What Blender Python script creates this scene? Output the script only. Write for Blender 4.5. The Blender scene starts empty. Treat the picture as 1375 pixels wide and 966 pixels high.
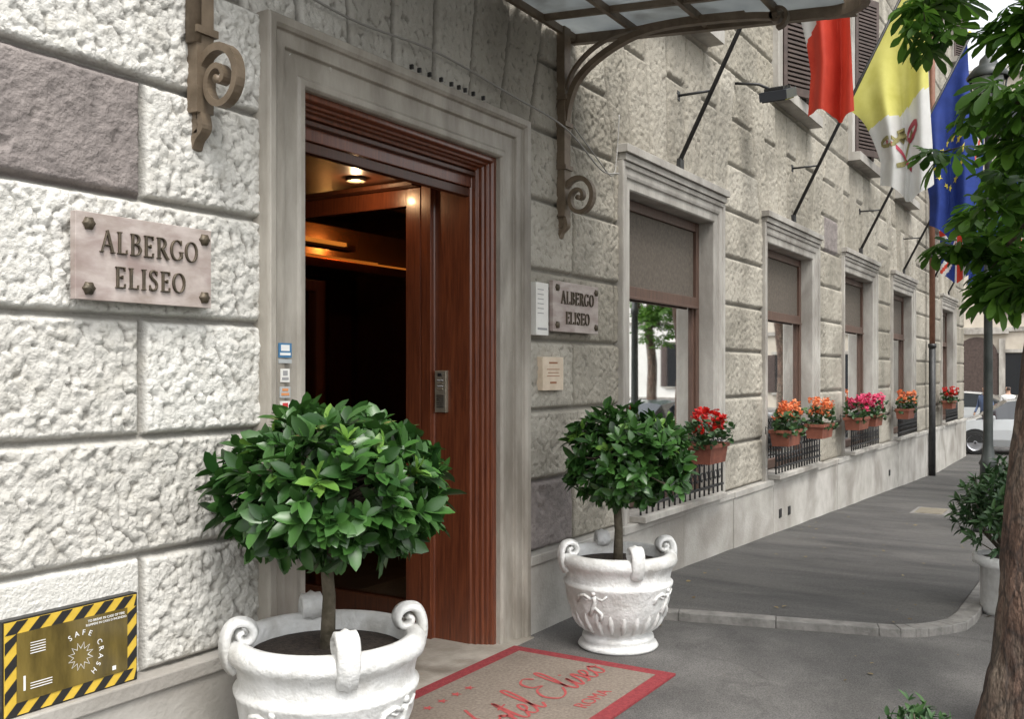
import bpy, bmesh, math, random
import numpy as np
from mathutils import Vector, Matrix
random.seed(7); np.random.seed(7)
scene=bpy.context.scene
COL=scene.collection
# ------------------------------------------------------------------ materials
def nn(nt,t,**k):
    n=nt.nodes.new(t)
    for a,b in k.items(): setattr(n,a,b)
    return n
def M(name,c1,c2=None,nscale=4,rough=.7,bump=0,bscale=60,metal=0,spec=.5,stretch=(1,1,1),island=False,trans=0,c3=None,c3scale=1.2,c3amt=.5,coat=0,lo=.35,hi=.65,crack=0,bdist=.01,crackw=.012,cracks=.65):
    m=bpy.data.materials.new(name); m.use_nodes=True; nt=m.node_tree; L=nt.links
    p=nt.nodes['Principled BSDF']
    p.inputs['Roughness'].default_value=rough; p.inputs['Metallic'].default_value=metal
    p.inputs['Specular IOR Level'].default_value=spec
    if coat: p.inputs['Coat Weight'].default_value=coat; p.inputs['Coat Roughness'].default_value=.12
    tc=nn(nt,'ShaderNodeTexCoord'); mp=nn(nt,'ShaderNodeMapping'); mp.inputs['Scale'].default_value=stretch
    L.new(tc.outputs['Object'],mp.inputs['Vector'])
    col=None
    if c2 is None: p.inputs['Base Color'].default_value=(*c1,1)
    else:
        r=nn(nt,'ShaderNodeValToRGB'); r.color_ramp.elements[0].color=(*c1,1); r.color_ramp.elements[1].color=(*c2,1)
        if island:
            g=nn(nt,'ShaderNodeNewGeometry'); L.new(g.outputs['Random Per Island'],r.inputs['Fac'])
        else:
            r.color_ramp.elements[0].position=lo; r.color_ramp.elements[1].position=hi
            n=nn(nt,'ShaderNodeTexNoise'); n.inputs['Scale'].default_value=nscale; n.inputs['Detail'].default_value=8; n.inputs['Roughness'].default_value=.62
            L.new(mp.outputs[0],n.inputs['Vector']); L.new(n.outputs['Fac'],r.inputs['Fac'])
        col=r.outputs['Color']
        if c3:
            n3=nn(nt,'ShaderNodeTexNoise'); n3.inputs['Scale'].default_value=c3scale; n3.inputs['Detail'].default_value=6; n3.inputs['Distortion'].default_value=.4
            L.new(mp.outputs[0],n3.inputs['Vector'])
            mr=nn(nt,'ShaderNodeMapRange'); mr.inputs[1].default_value=.48; mr.inputs[2].default_value=.66; mr.inputs[4].default_value=c3amt
            L.new(n3.outputs['Fac'],mr.inputs[0])
            mx=nn(nt,'ShaderNodeMixRGB'); mx.inputs[2].default_value=(*c3,1); L.new(mr.outputs[0],mx.inputs[0]); L.new(col,mx.inputs[1]); col=mx.outputs[0]
        if crack:
            sp=nn(nt,'ShaderNodeTexNoise'); sp.inputs['Scale'].default_value=130; sp.inputs['Detail'].default_value=3; L.new(mp.outputs[0],sp.inputs['Vector'])
            sr=nn(nt,'ShaderNodeMapRange'); sr.inputs[1].default_value=.35; sr.inputs[2].default_value=.65; sr.inputs[3].default_value=.66; sr.inputs[4].default_value=1.34; L.new(sp.outputs['Fac'],sr.inputs[0])
            vm=nn(nt,'ShaderNodeVectorMath',operation='SCALE'); L.new(col,vm.inputs[0]); L.new(sr.outputs[0],vm.inputs['Scale']); col=vm.outputs[0]
            dn=nn(nt,'ShaderNodeTexNoise'); dn.inputs['Scale'].default_value=2.5; dn.inputs['Detail'].default_value=6; L.new(mp.outputs[0],dn.inputs['Vector'])
            ds=nn(nt,'ShaderNodeVectorMath',operation='SCALE'); ds.inputs['Scale'].default_value=.9 if crack<3 else .12; L.new(dn.outputs['Color'],ds.inputs[0])
            da=nn(nt,'ShaderNodeVectorMath',operation='ADD'); L.new(mp.outputs[0],da.inputs[0]); L.new(ds.outputs[0],da.inputs[1])
            vo=nn(nt,'ShaderNodeTexVoronoi',feature='DISTANCE_TO_EDGE'); vo.inputs['Scale'].default_value=crack; L.new(da.outputs[0],vo.inputs['Vector'])
            cr=nn(nt,'ShaderNodeMapRange'); cr.inputs[1].default_value=.0; cr.inputs[2].default_value=crackw; cr.inputs[3].default_value=cracks; cr.inputs[4].default_value=0; L.new(vo.outputs['Distance'],cr.inputs[0])
            mc=nn(nt,'ShaderNodeMixRGB'); mc.inputs[2].default_value=(.025,.022,.02,1); L.new(cr.outputs[0],mc.inputs[0]); L.new(col,mc.inputs[1]); col=mc.outputs[0]
        L.new(col,p.inputs['Base Color'])
    if bump:
        b=nn(nt,'ShaderNodeBump'); b.inputs['Strength'].default_value=bump; b.inputs['Distance'].default_value=bdist
        n2=nn(nt,'ShaderNodeTexNoise'); n2.inputs['Scale'].default_value=bscale; n2.inputs['Detail'].default_value=5
        L.new(mp.outputs[0],n2.inputs['Vector']); L.new(n2.outputs['Fac'],b.inputs['Height']); L.new(b.outputs[0],p.inputs['Normal'])
    if trans:
        tr=nn(nt,'ShaderNodeBsdfTranslucent'); ms=nn(nt,'ShaderNodeMixShader'); ms.inputs[0].default_value=trans
        if col: L.new(col,tr.inputs['Color'])
        else: tr.inputs['Color'].default_value=(*c1,1)
        L.new(p.outputs[0],ms.inputs[1]); L.new(tr.outputs[0],ms.inputs[2]); L.new(ms.outputs[0],nt.nodes['Material Output'].inputs['Surface'])
    return m
def glassmat(name,refl,tint=(.8,.85,.85),rough=.02,fr=.6):
    m=bpy.data.materials.new(name); m.use_nodes=True; nt=m.node_tree; L=nt.links; nt.nodes.remove(nt.nodes['Principled BSDF'])
    t=nn(nt,'ShaderNodeBsdfTransparent'); t.inputs[0].default_value=(*tint,1)
    g=nn(nt,'ShaderNodeBsdfGlossy'); g.inputs['Roughness'].default_value=rough; g.inputs[0].default_value=(.97,.98,.98,1)
    lw=nn(nt,'ShaderNodeLayerWeight'); lw.inputs[0].default_value=.35
    ad=nn(nt,'ShaderNodeMath',operation='MULTIPLY_ADD'); ad.inputs[1].default_value=fr; ad.inputs[2].default_value=refl
    ad.use_clamp=True
    L.new(lw.outputs['Fresnel'],ad.inputs[0])
    ms=nn(nt,'ShaderNodeMixShader'); L.new(ad.outputs[0],ms.inputs[0]); L.new(t.outputs[0],ms.inputs[1]); L.new(g.outputs[0],ms.inputs[2])
    L.new(ms.outputs[0],nt.nodes['Material Output'].inputs['Surface']); return m
def emis(name,c,s):
    m=bpy.data.materials.new(name); m.use_nodes=True; p=m.node_tree.nodes['Principled BSDF']
    p.inputs['Emission Color'].default_value=(*c,1); p.inputs['Emission Strength'].default_value=s; p.inputs['Base Color'].default_value=(*c,1); return m

MARBLE=M('marble_travertine',(.27,.245,.205),(.41,.38,.33),6,.45,.3,50,stretch=(1,1,.35),c3=(.14,.12,.095),c3scale=2.2,c3amt=.7)
MARBLE2=M('window_stone',(.30,.28,.25),(.44,.42,.38),5,.6,.35,50,stretch=(1,1,.4),c3=(.15,.135,.115),c3scale=1.8,c3amt=.7)
PLINTH=M('plinth_stone',(.34,.325,.29),(.48,.46,.425),3,.7,.4,45,c3=(.20,.18,.155),c3scale=1.1,c3amt=.7)
WOOD=M('mahogany_wood',(.085,.023,.011),(.165,.048,.020),5,.28,.08,30,stretch=(14,14,.8),coat=.3)
WOODD=M('dark_wood',(.04,.014,.007),(.08,.026,.011),5,.4,.08,30,stretch=(14,14,.8),coat=.15)
WINWOOD=M('window_wood',(.065,.036,.025),(.11,.062,.043),6,.5,.1,30,stretch=(10,10,1))
SCREEN=M('window_screen',(.075,.062,.048),(.115,.095,.075),30,.8,.3,300)
BLACKIRON=M('black_iron',(.012,.012,.013),(.03,.03,.03),12,.5,.2,80)
BRONZE=M('canopy_iron',(.12,.09,.06),(.19,.145,.10),10,.5,.2,60,metal=.15)
LETTER=M('bronze_letters',(.06,.05,.035),(.12,.095,.065),20,.5,.2,120,metal=.5)
PLAQUE=M('plaque_marble',(.31,.255,.225),(.47,.41,.38),7,.3,.05,60,stretch=(1,1,2.2),c3=(.23,.165,.15),c3scale=5,c3amt=.65)
POT=M('white_pot_paint',(.58,.58,.56),(.74,.74,.725),9,.5,.6,45,c3=(.34,.32,.28),c3scale=6,c3amt=.5)
SOIL=M('soil',(.015,.01,.007),(.05,.035,.025),40,.95,1,90)
TERRA=M('terracotta_box',(.15,.045,.025),(.22,.07,.04),12,.7,.2,60)
BARK=M('bark',(.055,.033,.024),(.17,.105,.075),9,.9,1.0,26,stretch=(1,1,.4),c3=(.20,.17,.13),c3scale=6,c3amt=.6,crack=13,bdist=.035,crackw=.10)
TWIG=M('twig',(.06,.05,.03),(.12,.10,.07),20,.85,.5,60)
BAY=M('bay_leaf',(.014,.048,.010),(.055,.145,.028),rough=.34,island=True,trans=.15)
BAYN=M('bay_leaf_young',(.10,.22,.035),(.16,.30,.05),rough=.4,island=True,trans=.25)
CHEST=M('chestnut_leaf',(.035,.10,.014),(.12,.26,.03),rough=.5,island=True,trans=.5)
GRASSL=M('plant_leaf',(.02,.055,.02),(.05,.11,.03),rough=.5,island=True,trans=.15)
ASPH=M('asphalt',(.085,.081,.076),(.145,.138,.13),2.2,.85,.9,220,c3=(.05,.048,.046),c3scale=.55,c3amt=.9,crack=.35,crackw=.010,cracks=.25)
ASPH2=M('pavement_asphalt',(.046,.045,.043),(.09,.086,.081),1.4,.8,.9,200,c3=(.125,.118,.108),c3scale=1.1,c3amt=.5,stretch=(1.5,.5,1),crack=.28,crackw=.006,cracks=.3)
KERB=M('kerb_stone',(.12,.115,.105),(.22,.21,.195),8,.8,.6,70)
ROMEW=M('far_plaster',(.46,.41,.34),(.56,.51,.43),1.5,.9,.1,30)
ROMEP=M('pale_plaster',(.55,.52,.46),(.66,.63,.57),.8,.9,.1,30,c3=(.42,.38,.32),c3scale=.4,c3amt=.4)
ROMEWH=M('white_plaster',(.70,.69,.65),(.78,.77,.74),.8,.9,.1,30)
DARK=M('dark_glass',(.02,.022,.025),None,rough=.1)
INTW=M('interior_wall',(.06,.036,.02),(.095,.058,.033),2,.8)
CURT=M('sheer_curtain',(.62,.61,.58),(.72,.71,.69),6,.9,trans=.3)
MATB=M('mat_beige',(.20,.16,.125),(.30,.25,.205),60,.95,.8,400,c3=(.16,.13,.105),c3scale=3,c3amt=.4)
MATR=M('mat_red',(.23,.025,.032),(.33,.045,.05),50,.95,.8,400)
MATT=M('mat_text_red',(.30,.045,.045),(.37,.07,.065),50,.95)
WHITE=M('white_paint',(.72,.72,.70),(.8,.8,.78),8,.5)
PAPER=M('paper_notice',(.68,.66,.62),(.75,.74,.70),10,.6)
CREAM=M('cream_notice',(.52,.42,.31),(.64,.54,.42),10,.6)
STEEL=M('brushed_steel',(.28,.25,.19),(.38,.34,.27),20,.4,metal=.6)
RED=M('flag_red',(.50,.04,.02),(.60,.06,.03),5,.75,trans=.3)
FWHITE=M('flag_white',(.56,.56,.54),(.64,.64,.62),5,.8,trans=.3)
GREEN=M('flag_green',(.02,.22,.07),(.03,.27,.09),5,.8,trans=.3)
YELL=M('flag_yellow',(.54,.51,.12),(.62,.59,.17),5,.8,trans=.3)
BLUE=M('flag_blue',(.010,.03,.17),(.018,.045,.24),5,.8,trans=.2)
GOLDY=M('flag_gold',(.6,.5,.06),None)
KEYG=M('key_grey_gold',(.16,.15,.06),(.28,.25,.10),20,.7)
KEYR=M('key_red',(.36,.05,.08),None)
FLR=M('petal_red',(.45,.008,.008),(.75,.03,.02),rough=.6,island=True,trans=.25)
FLO=M('petal_orange',(.70,.16,.05),(.80,.32,.14),rough=.6,island=True,trans=.25)
FLP=M('petal_pink',(.50,.02,.08),(.70,.08,.2),rough=.6,island=True,trans=.25)
CARW=M('car_paint_silver',(.55,.57,.58),None,rough=.25,metal=.1,coat=.8)
CARD=M('car_paint_dark',(.05,.06,.08),None,rough=.25,coat=.8)
CARGL=M('car_glass',(.02,.025,.03),None,rough=.05,spec=.9)
TYRE=M('tyre',(.02,.02,.02),None,rough=.9)
HUB=M('hub',(.4,.4,.42),None,rough=.3,metal=.8)
HAZY=M('hazard_yellow',(.55,.37,.04),(.62,.42,.05),30,.45)
HAZB=M('hazard_black',(.015,.015,.015),None,rough=.45)
AMBER=M('amber_panel',(.07,.05,.010),(.18,.13,.03),3,.18,stretch=(4,1,1),spec=.6)
SHUT=M('shutter_brown',(.045,.03,.025),(.08,.055,.046),8,.6)
LAMPB=M('lamp_green_black',(.015,.02,.018),(.035,.04,.037),8,.45)
LGLASS=M('lantern_glass',(.45,.47,.46),None,rough=.2,trans=.5)
GLASSW=glassmat('window_glass',.85)
GLASSD=glassmat('door_glass',.02,(.7,.62,.54),fr=.25)
CANG=M('canopy_glass',(.36,.38,.39),(.48,.50,.50),2,.35,trans=.65,c3=(.18,.18,.17),c3scale=2.5,c3amt=.6)
COPPER=M('downpipe_copper',(.17,.075,.045),(.25,.12,.075),6,.6)

# ------------------------------------------------------------------ mesh builder
class MB:
    def __init__(s): s.v=[];s.f=[];s.m=[];s.mats=[];s.sm=[]
    def mi(s,m):
        if m not in s.mats: s.mats.append(m)
        return s.mats.index(m)
    def add(s,vs,fs,mat,smooth=False):
        o=len(s.v); s.v.extend([tuple(map(float,v)) for v in vs]); k=s.mi(mat)
        for f in fs: s.f.append(tuple(int(i)+o for i in f)); s.m.append(k); s.sm.append(smooth)
    def box(s,x0,x1,y0,y1,z0,z1,mat,rot=None,c=None):
        vs=[Vector((x,y,z)) for x in(x0,x1) for y in(y0,y1) for z in(z0,z1)]
        if rot is not None:
            c=Vector(c) if c else Vector(((x0+x1)/2,(y0+y1)/2,(z0+z1)/2)); vs=[rot@(v-c)+c for v in vs]
        s.add(vs,[(0,1,3,2),(4,6,7,5),(0,4,5,1),(2,3,7,6),(0,2,6,4),(1,5,7,3)],mat)
    def prism(s,poly,ext,mat):
        n=len(poly); e=Vector(ext); p=[Vector(q) for q in poly]
        s.add(p+[q+e for q in p],[tuple(range(n)),tuple(range(2*n-1,n-1,-1))]+[(i,i+n,(i+1)%n+n,(i+1)%n) for i in range(n)],mat)
    def tube(s,path,rad,mat,n=8,flat=None):
        P=[Vector(p) for p in path]
        if not hasattr(rad,'__len__'): rad=[rad]*len(P)
        vs=[];up=Vector((0,0,1))
        prev=None
        for i,p in enumerate(P):
            d=(P[min(i+1,len(P)-1)]-P[max(i-1,0)]).normalized()
            if prev is None:
                a=d.cross(up)
                if a.length<.1: a=d.cross(Vector((1,0,0)))
                a.normalize()
            else: a=(prev-d*prev.dot(d)).normalized()
            prev=a; b=d.cross(a)
            for k in range(n):
                t=2*math.pi*k/n; vs.append(p+(a*math.cos(t)+b*math.sin(t))*rad[i])
        fs=[(i*n+k,i*n+(k+1)%n,(i+1)*n+(k+1)%n,(i+1)*n+k) for i in range(len(P)-1) for k in range(n)]
        fs+= [tuple(range(n-1,-1,-1)),tuple(range((len(P)-1)*n,len(P)*n))]
        s.add(vs,fs,mat,True)
    def lathe(s,prof,c,mat,n=32,fn=None):
        vs=[]
        for j,(r,z) in enumerate(prof):
            for k in range(n):
                t=2*math.pi*k/n; rr=r if fn is None else fn(r,z,t)
                vs.append((c[0]+rr*math.cos(t),c[1]+rr*math.sin(t),c[2]+z))
        m=len(prof)
        s.add(vs,[(j*n+k,j*n+(k+1)%n,(j+1)*n+(k+1)%n,(j+1)*n+k) for j in range(m-1) for k in range(n)],mat,True)
    def strip(s,pts,w,mapf,mat,depth=0):
        P=[Vector((a,b)) for a,b in pts]
        ws=w if hasattr(w,'__len__') else [w]*len(P)
        A=[];B=[]
        for i,p in enumerate(P):
            d=(P[min(i+1,len(P)-1)]-P[max(i-1,0)])
            if d.length<1e-9: d=Vector((1,0))
            d.normalize(); nrm=Vector((-d.y,d.x))*ws[i]/2
            A.append(p+nrm);B.append(p-nrm)
        n=len(P); vs=[mapf(q.x,q.y,depth) for q in A]+[mapf(q.x,q.y,depth) for q in B]
        fs=[(i,i+1,n+i+1,n+i) for i in range(n-1)]
        if depth:
            vs+= [mapf(q.x,q.y,0) for q in A]+[mapf(q.x,q.y,0) for q in B]
            for i in range(n-1):
                fs+=[(i,2*n+i,2*n+i+1,i+1),(n+i,n+i+1,3*n+i+1,3*n+i),(2*n+i,3*n+i,3*n+i+1,2*n+i+1)]
            fs+=[(0,n,3*n,2*n),(n-1,3*n-1,4*n-1,2*n-1)]
        s.add(vs,fs,mat)
    def build(s,name,parent=None,bev=0,seg=2):
        me=bpy.data.meshes.new(name); me.from_pydata(s.v,[],s.f)
        for m in s.mats: me.materials.append(m)
        me.polygons.foreach_set('material_index',s.m); me.polygons.foreach_set('use_smooth',s.sm)
        bm=bmesh.new(); bm.from_mesh(me); bmesh.ops.recalc_face_normals(bm,faces=bm.faces); bm.to_mesh(me); bm.free()
        ob=bpy.data.objects.new(name,me); COL.objects.link(ob)
        if parent: ob.parent=parent
        if bev:
            b=ob.modifiers.new('b','BEVEL'); b.width=bev; b.segments=seg; b.limit_method='ANGLE'; b.angle_limit=math.radians(50)
        return ob
def empty(name):
    e=bpy.data.objects.new(name,None); COL.objects.link(e); return e
def crom(pts,n=8):
    P=[Vector((*p,)) for p in pts]; P=[P[0]*2-P[1]]+P+[P[-1]*2-P[-2]]; out=[]
    for i in range(1,len(P)-2):
        for k in range(n):
            t=k/n; a,b,c,d=P[i-1],P[i],P[i+1],P[i+2]
            out.append(.5*((2*b)+(c-a)*t+(2*a-5*b+4*c-d)*t*t+(-a+3*b-3*c+d)*t**3))
    out.append(P[-2]); return [tuple(o) for o in out]
def scatter(name,items,parent=None):
    V=[];F=[];MI=[];mats=[];off=0
    for tv,tf,R,T,mat in items:
        if len(T)==0: continue
        tv=np.array(tv);n=len(tv)
        v=np.einsum('nij,kj->nki',R,tv)+T[:,None,:]
        V.append(v.reshape(-1,3))
        tf=np.array(tf); f=(tf[None]+ (np.arange(len(T))*n)[:,None,None]+off).reshape(-1,4); F.append(f)
        if mat not in mats: mats.append(mat)
        MI.append(np.full(len(f),mats.index(mat))); off+=len(T)*n
    V=np.concatenate(V);F=np.concatenate(F);MI=np.concatenate(MI)
    return qmesh(name,V,F,mats,MI,parent,True)
def qmesh(name,V,F,mats,MI=None,parent=None,smooth=True):
    me=bpy.data.meshes.new(name); me.vertices.add(len(V)); me.vertices.foreach_set('co',V.astype(np.float32).ravel())
    me.loops.add(len(F)*4); me.loops.foreach_set('vertex_index',F.astype(np.int32).ravel())
    me.polygons.add(len(F)); me.polygons.foreach_set('loop_start',np.arange(0,len(F)*4,4,dtype=np.int32))
    me.polygons.foreach_set('loop_total',np.full(len(F),4,dtype=np.int32))
    for m in mats: me.materials.append(m)
    if MI is not None: me.polygons.foreach_set('material_index',MI.astype(np.int32))
    me.update(calc_edges=True); me.polygons.foreach_set('use_smooth',np.full(len(F),smooth))
    ob=bpy.data.objects.new(name,me); COL.objects.link(ob)
    if parent: ob.parent=parent
    return ob
def basis(D,Nn,S):
    D=D/np.linalg.norm(D,axis=1,keepdims=True)
    X=np.cross(D,Nn); X/=np.linalg.norm(X,axis=1,keepdims=True)+1e-9
    Z=np.cross(X,D)
    return np.stack([X,D,Z],axis=2)*S[:,None,None]
def leaf_t(w=.2,droop=.15,st=(0,.2,.5,.8,1),ws=(.02,.75,1,.6,.02),fold=.06):
    v=[];f=[]
    for t,q in zip(st,ws):
        z=-droop*t*t
        v+=[(-w*q,t,z+fold*q),(0,t,z),(w*q,t,z+fold*q)]
    for i in range(len(st)-1):
        for k in range(2): a=i*3+k; f.append((a,a+1,a+4,a+3))
    return v,f
# ------------------------------------------------------------------ noise
def h2(ix,iy,s=0):
    n=(ix.astype(np.int64)*374761393+iy.astype(np.int64)*668265263+s*1442695041)&0xffffffff
    n=((n^(n>>13))*1274126177)&0xffffffff
    return ((n^(n>>16))&0xffff)/65535.
def vn(x,y,s=0):
    ix=np.floor(x);iy=np.floor(y);fx=x-ix;fy=y-iy;fx=fx*fx*(3-2*fx);fy=fy*fy*(3-2*fy)
    return (h2(ix,iy,s)*(1-fx)+h2(ix+1,iy,s)*fx)*(1-fy)+(h2(ix,iy+1,s)*(1-fx)+h2(ix+1,iy+1,s)*fx)*fy
def fbm(x,y,s=0,o=4):
    a=.5;r=0
    for i in range(o): r=r+a*vn(x*2**i,y*2**i,s+i); a*=.5
    return r
def worley(x,y,s=0):
    ix=np.floor(x);iy=np.floor(y);F1=np.full(x.shape,9.);F2=np.full(x.shape,9.)
    for dx in(-1,0,1):
        for dy in(-1,0,1):
            cx=ix+dx;cy=iy+dy
            d=np.hypot(cx+.1+.8*h2(cx,cy,s)-x,cy+.1+.8*h2(cx,cy,s+5)-y)
            F2=np.where(d<F1,F1,np.minimum(F2,d)); F1=np.minimum(F1,d)
    return F1,F2
def sst(a,b,x):
    t=np.clip((x-a)/(b-a),0,1); return t*t*(3-2*t)
# ------------------------------------------------------------------ layout (metres; facade plane y=3.2, x along the street)
WY=3.2; CH=.46; Z0=.50
WINC=[7.86,11.42,15.02,18.52,24.15]
DOORC=4.175
hotel=empty('hotel_building')
def wall_height(X,Z):
    k=np.floor((Z-Z0)/CH); zl=(Z-Z0)-k*CH
    even=(k%2==0)
    e=np.minimum(zl,CH-zl)
    vj=np.zeros_like(X)
    def jd(js,cond,e,vj):
        for i,j in enumerate(js):
            e=np.where(cond,np.minimum(e,np.abs(X-j)),e); vj=vj+np.where(cond&(X>j),1.0,0)
        return e,vj
    low=Z<Z0+9*CH
    e,vj=jd([.9,2.45,5.98],low&even,e,vj)
    e,vj=jd([0.1,1.45,5.32,6.65],low&~even,e,vj)
    hi=~low
    e,vj=jd([i*1.5+.4 for i in range(20)],hi&even,e,vj)
    e,vj=jd([i*1.5+1.15 for i in range(20)],hi&~even,e,vj)
    ids=k*37+vj*11
    for c in WINC: ids=ids+np.where(X>c,101,0)
    fan=(Z>3.25)&(Z<Z0+9*CH)
    for c in WINC+[DOORC]:
        a=(X-c)/(Z+1.5); A=.255; sp=2*A/7
        inside=fan&(np.abs(a)<A)
        q=(a+A)/sp; ql=q-np.floor(q); de=np.minimum(ql,1-ql)*sp*(Z+1.5)
        top=np.minimum(np.abs(Z-(Z0+9*CH)),9)
        qi=np.floor(q); half=(qi%2==1)&(np.abs(Z-(Z0+8*CH))<9)
        ec=np.minimum(de,top); ec=np.where(half,np.minimum(ec,np.abs(Z-(Z0+8*CH))),ec)
        e=np.where(inside,ec,np.where(fan,np.minimum(e,np.abs(np.abs(a)-A)*(Z+1.5)),e))
        ids=np.where(inside,qi*13+c*7+np.where(half&(Z>Z0+8*CH),5,0),ids)
    e=e+.008*(fbm(X*22,Z*22,3,3)-.45)
    tone=h2(np.floor(ids),np.floor(ids*.37),9)
    darkb=((k==4)&(X<2.45)&(X>.9))|((k==0)&(X>5.3)&(X<5.98))|((k==6)&(X>12.9)&(X<13.6))
    smooth=(k==0)&(X<2.45)
    u=(X*.83+Z*.56);v=(-X*.56+Z*.83)
    wx=.7*fbm(X*16,Z*16,21,3);wz=.7*fbm(X*16,Z*16,31,3)
    F1,F2=worley(u/.030+wx*1.7,v/.045+wz*1.7,1)
    G1,G2=worley(u/.017+5,v/.021,4)
    dome=np.sqrt(np.clip(1-(F1/.72)**2,0,1))
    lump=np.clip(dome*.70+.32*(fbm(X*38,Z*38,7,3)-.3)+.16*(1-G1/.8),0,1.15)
    lump*= .66+.5*sst(.25,.6,fbm(X*18,Z*18,45,2))
    big=fbm(X*7,Z*7,11,3)
    m=sst(.013,.030,e)
    chips=fbm(X*30,Z*42,91,4)
    amp=np.where(darkb,.0,np.where(smooth,.05,1.))*(.8+.4*big)
    prof=sst(.004,.018,e)
    H=prof*(.020+.012*(tone-.5))+m*amp*lump*.0215+prof*.006*fbm(X*70,Z*70,17,3)+np.where(darkb,.018*big*m+m*.010*chips-.012*sst(.62,.72,fbm(X*9,Z*9,55,3)),0)
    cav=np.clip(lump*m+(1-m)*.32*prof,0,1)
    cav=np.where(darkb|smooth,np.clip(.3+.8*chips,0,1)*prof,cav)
    return H,tone,cav,np.where(darkb,1.,0.),np.where(smooth,1.,0.)
def facade_mat():
    m=bpy.data.materials.new('rusticated_stone'); m.use_nodes=True; nt=m.node_tree; L=nt.links; p=nt.nodes['Principled BSDF']
    p.inputs['Roughness'].default_value=.85; p.inputs['Specular IOR Level'].default_value=.25
    at=nn(nt,'ShaderNodeAttribute',attribute_name='wc'); sep=nn(nt,'ShaderNodeSeparateColor'); L.new(at.outputs['Color'],sep.inputs[0])
    tc=nn(nt,'ShaderNodeTexCoord'); sx=nn(nt,'ShaderNodeSeparateXYZ'); L.new(tc.outputs['Object'],sx.inputs[0])
    def mix(f,a,b,bt='MIX'):
        x=nn(nt,'ShaderNodeMixRGB',blend_type=bt)
        for i,q in((0,f),(1,a),(2,b)):
            if isinstance(q,(int,float)): x.inputs[i].default_value=q
            elif isinstance(q,tuple): x.inputs[i].default_value=(*q,1)
            else: L.new(q,x.inputs[i])
        return x.outputs[0]
    def mr(v,a,b,c,d):
        x=nn(nt,'ShaderNodeMapRange'); L.new(v,x.inputs[0])
        for i,q in enumerate((a,b,c,d)): x.inputs[i+1].default_value=q
        return x.outputs[0]
    def mul(a,b):
        x=nn(nt,'ShaderNodeMath',operation='MULTIPLY'); L.new(a,x.inputs[0]); L.new(b,x.inputs[1]); return x.outputs[0]
    def noise(s,d=6,st=None):
        n=nn(nt,'ShaderNodeTexNoise'); n.inputs['Scale'].default_value=s; n.inputs['Detail'].default_value=d
        if st:
            mp=nn(nt,'ShaderNodeMapping'); mp.inputs['Scale'].default_value=st; L.new(tc.outputs['Object'],mp.inputs[0]); L.new(mp.outputs[0],n.inputs['Vector'])
        else: L.new(tc.outputs['Object'],n.inputs['Vector'])
        return n.outputs['Fac']
    along_x=mr(sx.outputs['X'],2.9,6.0,0,1)     # stone colour runs from pale at the left to darker grey-beige along x
    tone_left=mix(sep.outputs[0],(.53,.515,.475),(.61,.60,.56))
    tone_right=mix(sep.outputs[0],(.29,.265,.215),(.42,.39,.33))
    c=mix(along_x,tone_left,tone_right)
    c=mix(mul(mr(noise(1.3,8),.46,.64,0,.7),mr(along_x,0,1,.2,1)),c,(.21,.195,.16))
    c=mix(mul(mr(noise(1.9,8,(1,1,.3)),.5,.72,0,.6),mr(along_x,0,1,.35,1)),c,(.17,.155,.125))
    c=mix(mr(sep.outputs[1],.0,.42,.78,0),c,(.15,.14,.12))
    c=mix(mr(noise(14,6),.52,.7,0,.35),c,(.35,.33,.28))
    dk=mix(noise(7,9),(.13,.115,.11),(.34,.30,.28))
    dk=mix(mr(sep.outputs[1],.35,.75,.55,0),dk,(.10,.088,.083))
    c=mix(sep.outputs[2],c,dk)
    L.new(c,p.inputs['Base Color'])
    b=nn(nt,'ShaderNodeBump'); b.inputs['Strength'].default_value=.6; b.inputs['Distance'].default_value=.012
    L.new(noise(90,5),b.inputs['Height']); L.new(b.outputs[0],p.inputs['Normal'])
    return m
FAC=facade_mat()
holes=[(DOORC-.93,DOORC+.93,-9,3.1)]+[(c-1.05,c+1.05,-9,3.2) for c in WINC]
UPW=[3.9,7.86,11.42,15.02,18.52,22.0,25.3]
UZ=((4.80,7.1),(9.0,11.3))
for zb,zt in UZ: holes+=[(c-.55,c+.55,zb,zt) for c in UPW]
def section(name,xs,zs):
    X,Z=np.meshgrid(xs,zs); H,t,cv,d,s=wall_height(X,Z)
    V=np.stack([X,WY+.02-H,Z],-1).reshape(-1,3)
    nx=len(xs);nz=len(zs)
    i=np.arange(nz-1)[:,None]*nx+np.arange(nx-1)[None]
    F=np.stack([i,i+1,i+nx+1,i+nx],-1).reshape(-1,4)
    cx=((xs[:-1]+xs[1:])/2)[None].repeat(nz-1,0).ravel(); cz=((zs[:-1]+zs[1:])/2)[:,None].repeat(nx-1,1).ravel()
    keep=np.ones(len(F),bool)
    for a,b,c,e in holes: keep&=~((cx>a)&(cx<b)&(cz>c)&(cz<e))
    F=F[keep]
    ob=qmesh(name,V,F,[FAC],None,hotel,True)
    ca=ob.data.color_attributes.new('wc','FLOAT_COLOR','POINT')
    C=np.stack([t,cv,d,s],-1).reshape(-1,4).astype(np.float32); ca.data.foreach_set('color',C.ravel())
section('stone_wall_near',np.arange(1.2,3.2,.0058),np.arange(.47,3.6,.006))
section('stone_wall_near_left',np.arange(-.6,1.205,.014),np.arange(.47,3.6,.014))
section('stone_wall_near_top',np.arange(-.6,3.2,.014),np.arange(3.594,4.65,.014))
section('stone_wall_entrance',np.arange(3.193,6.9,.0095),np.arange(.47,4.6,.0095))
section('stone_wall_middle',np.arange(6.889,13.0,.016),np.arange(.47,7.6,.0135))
section('stone_wall_far',np.arange(12.98,27.0,.036),np.arange(.47,12.2,.022))
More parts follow.
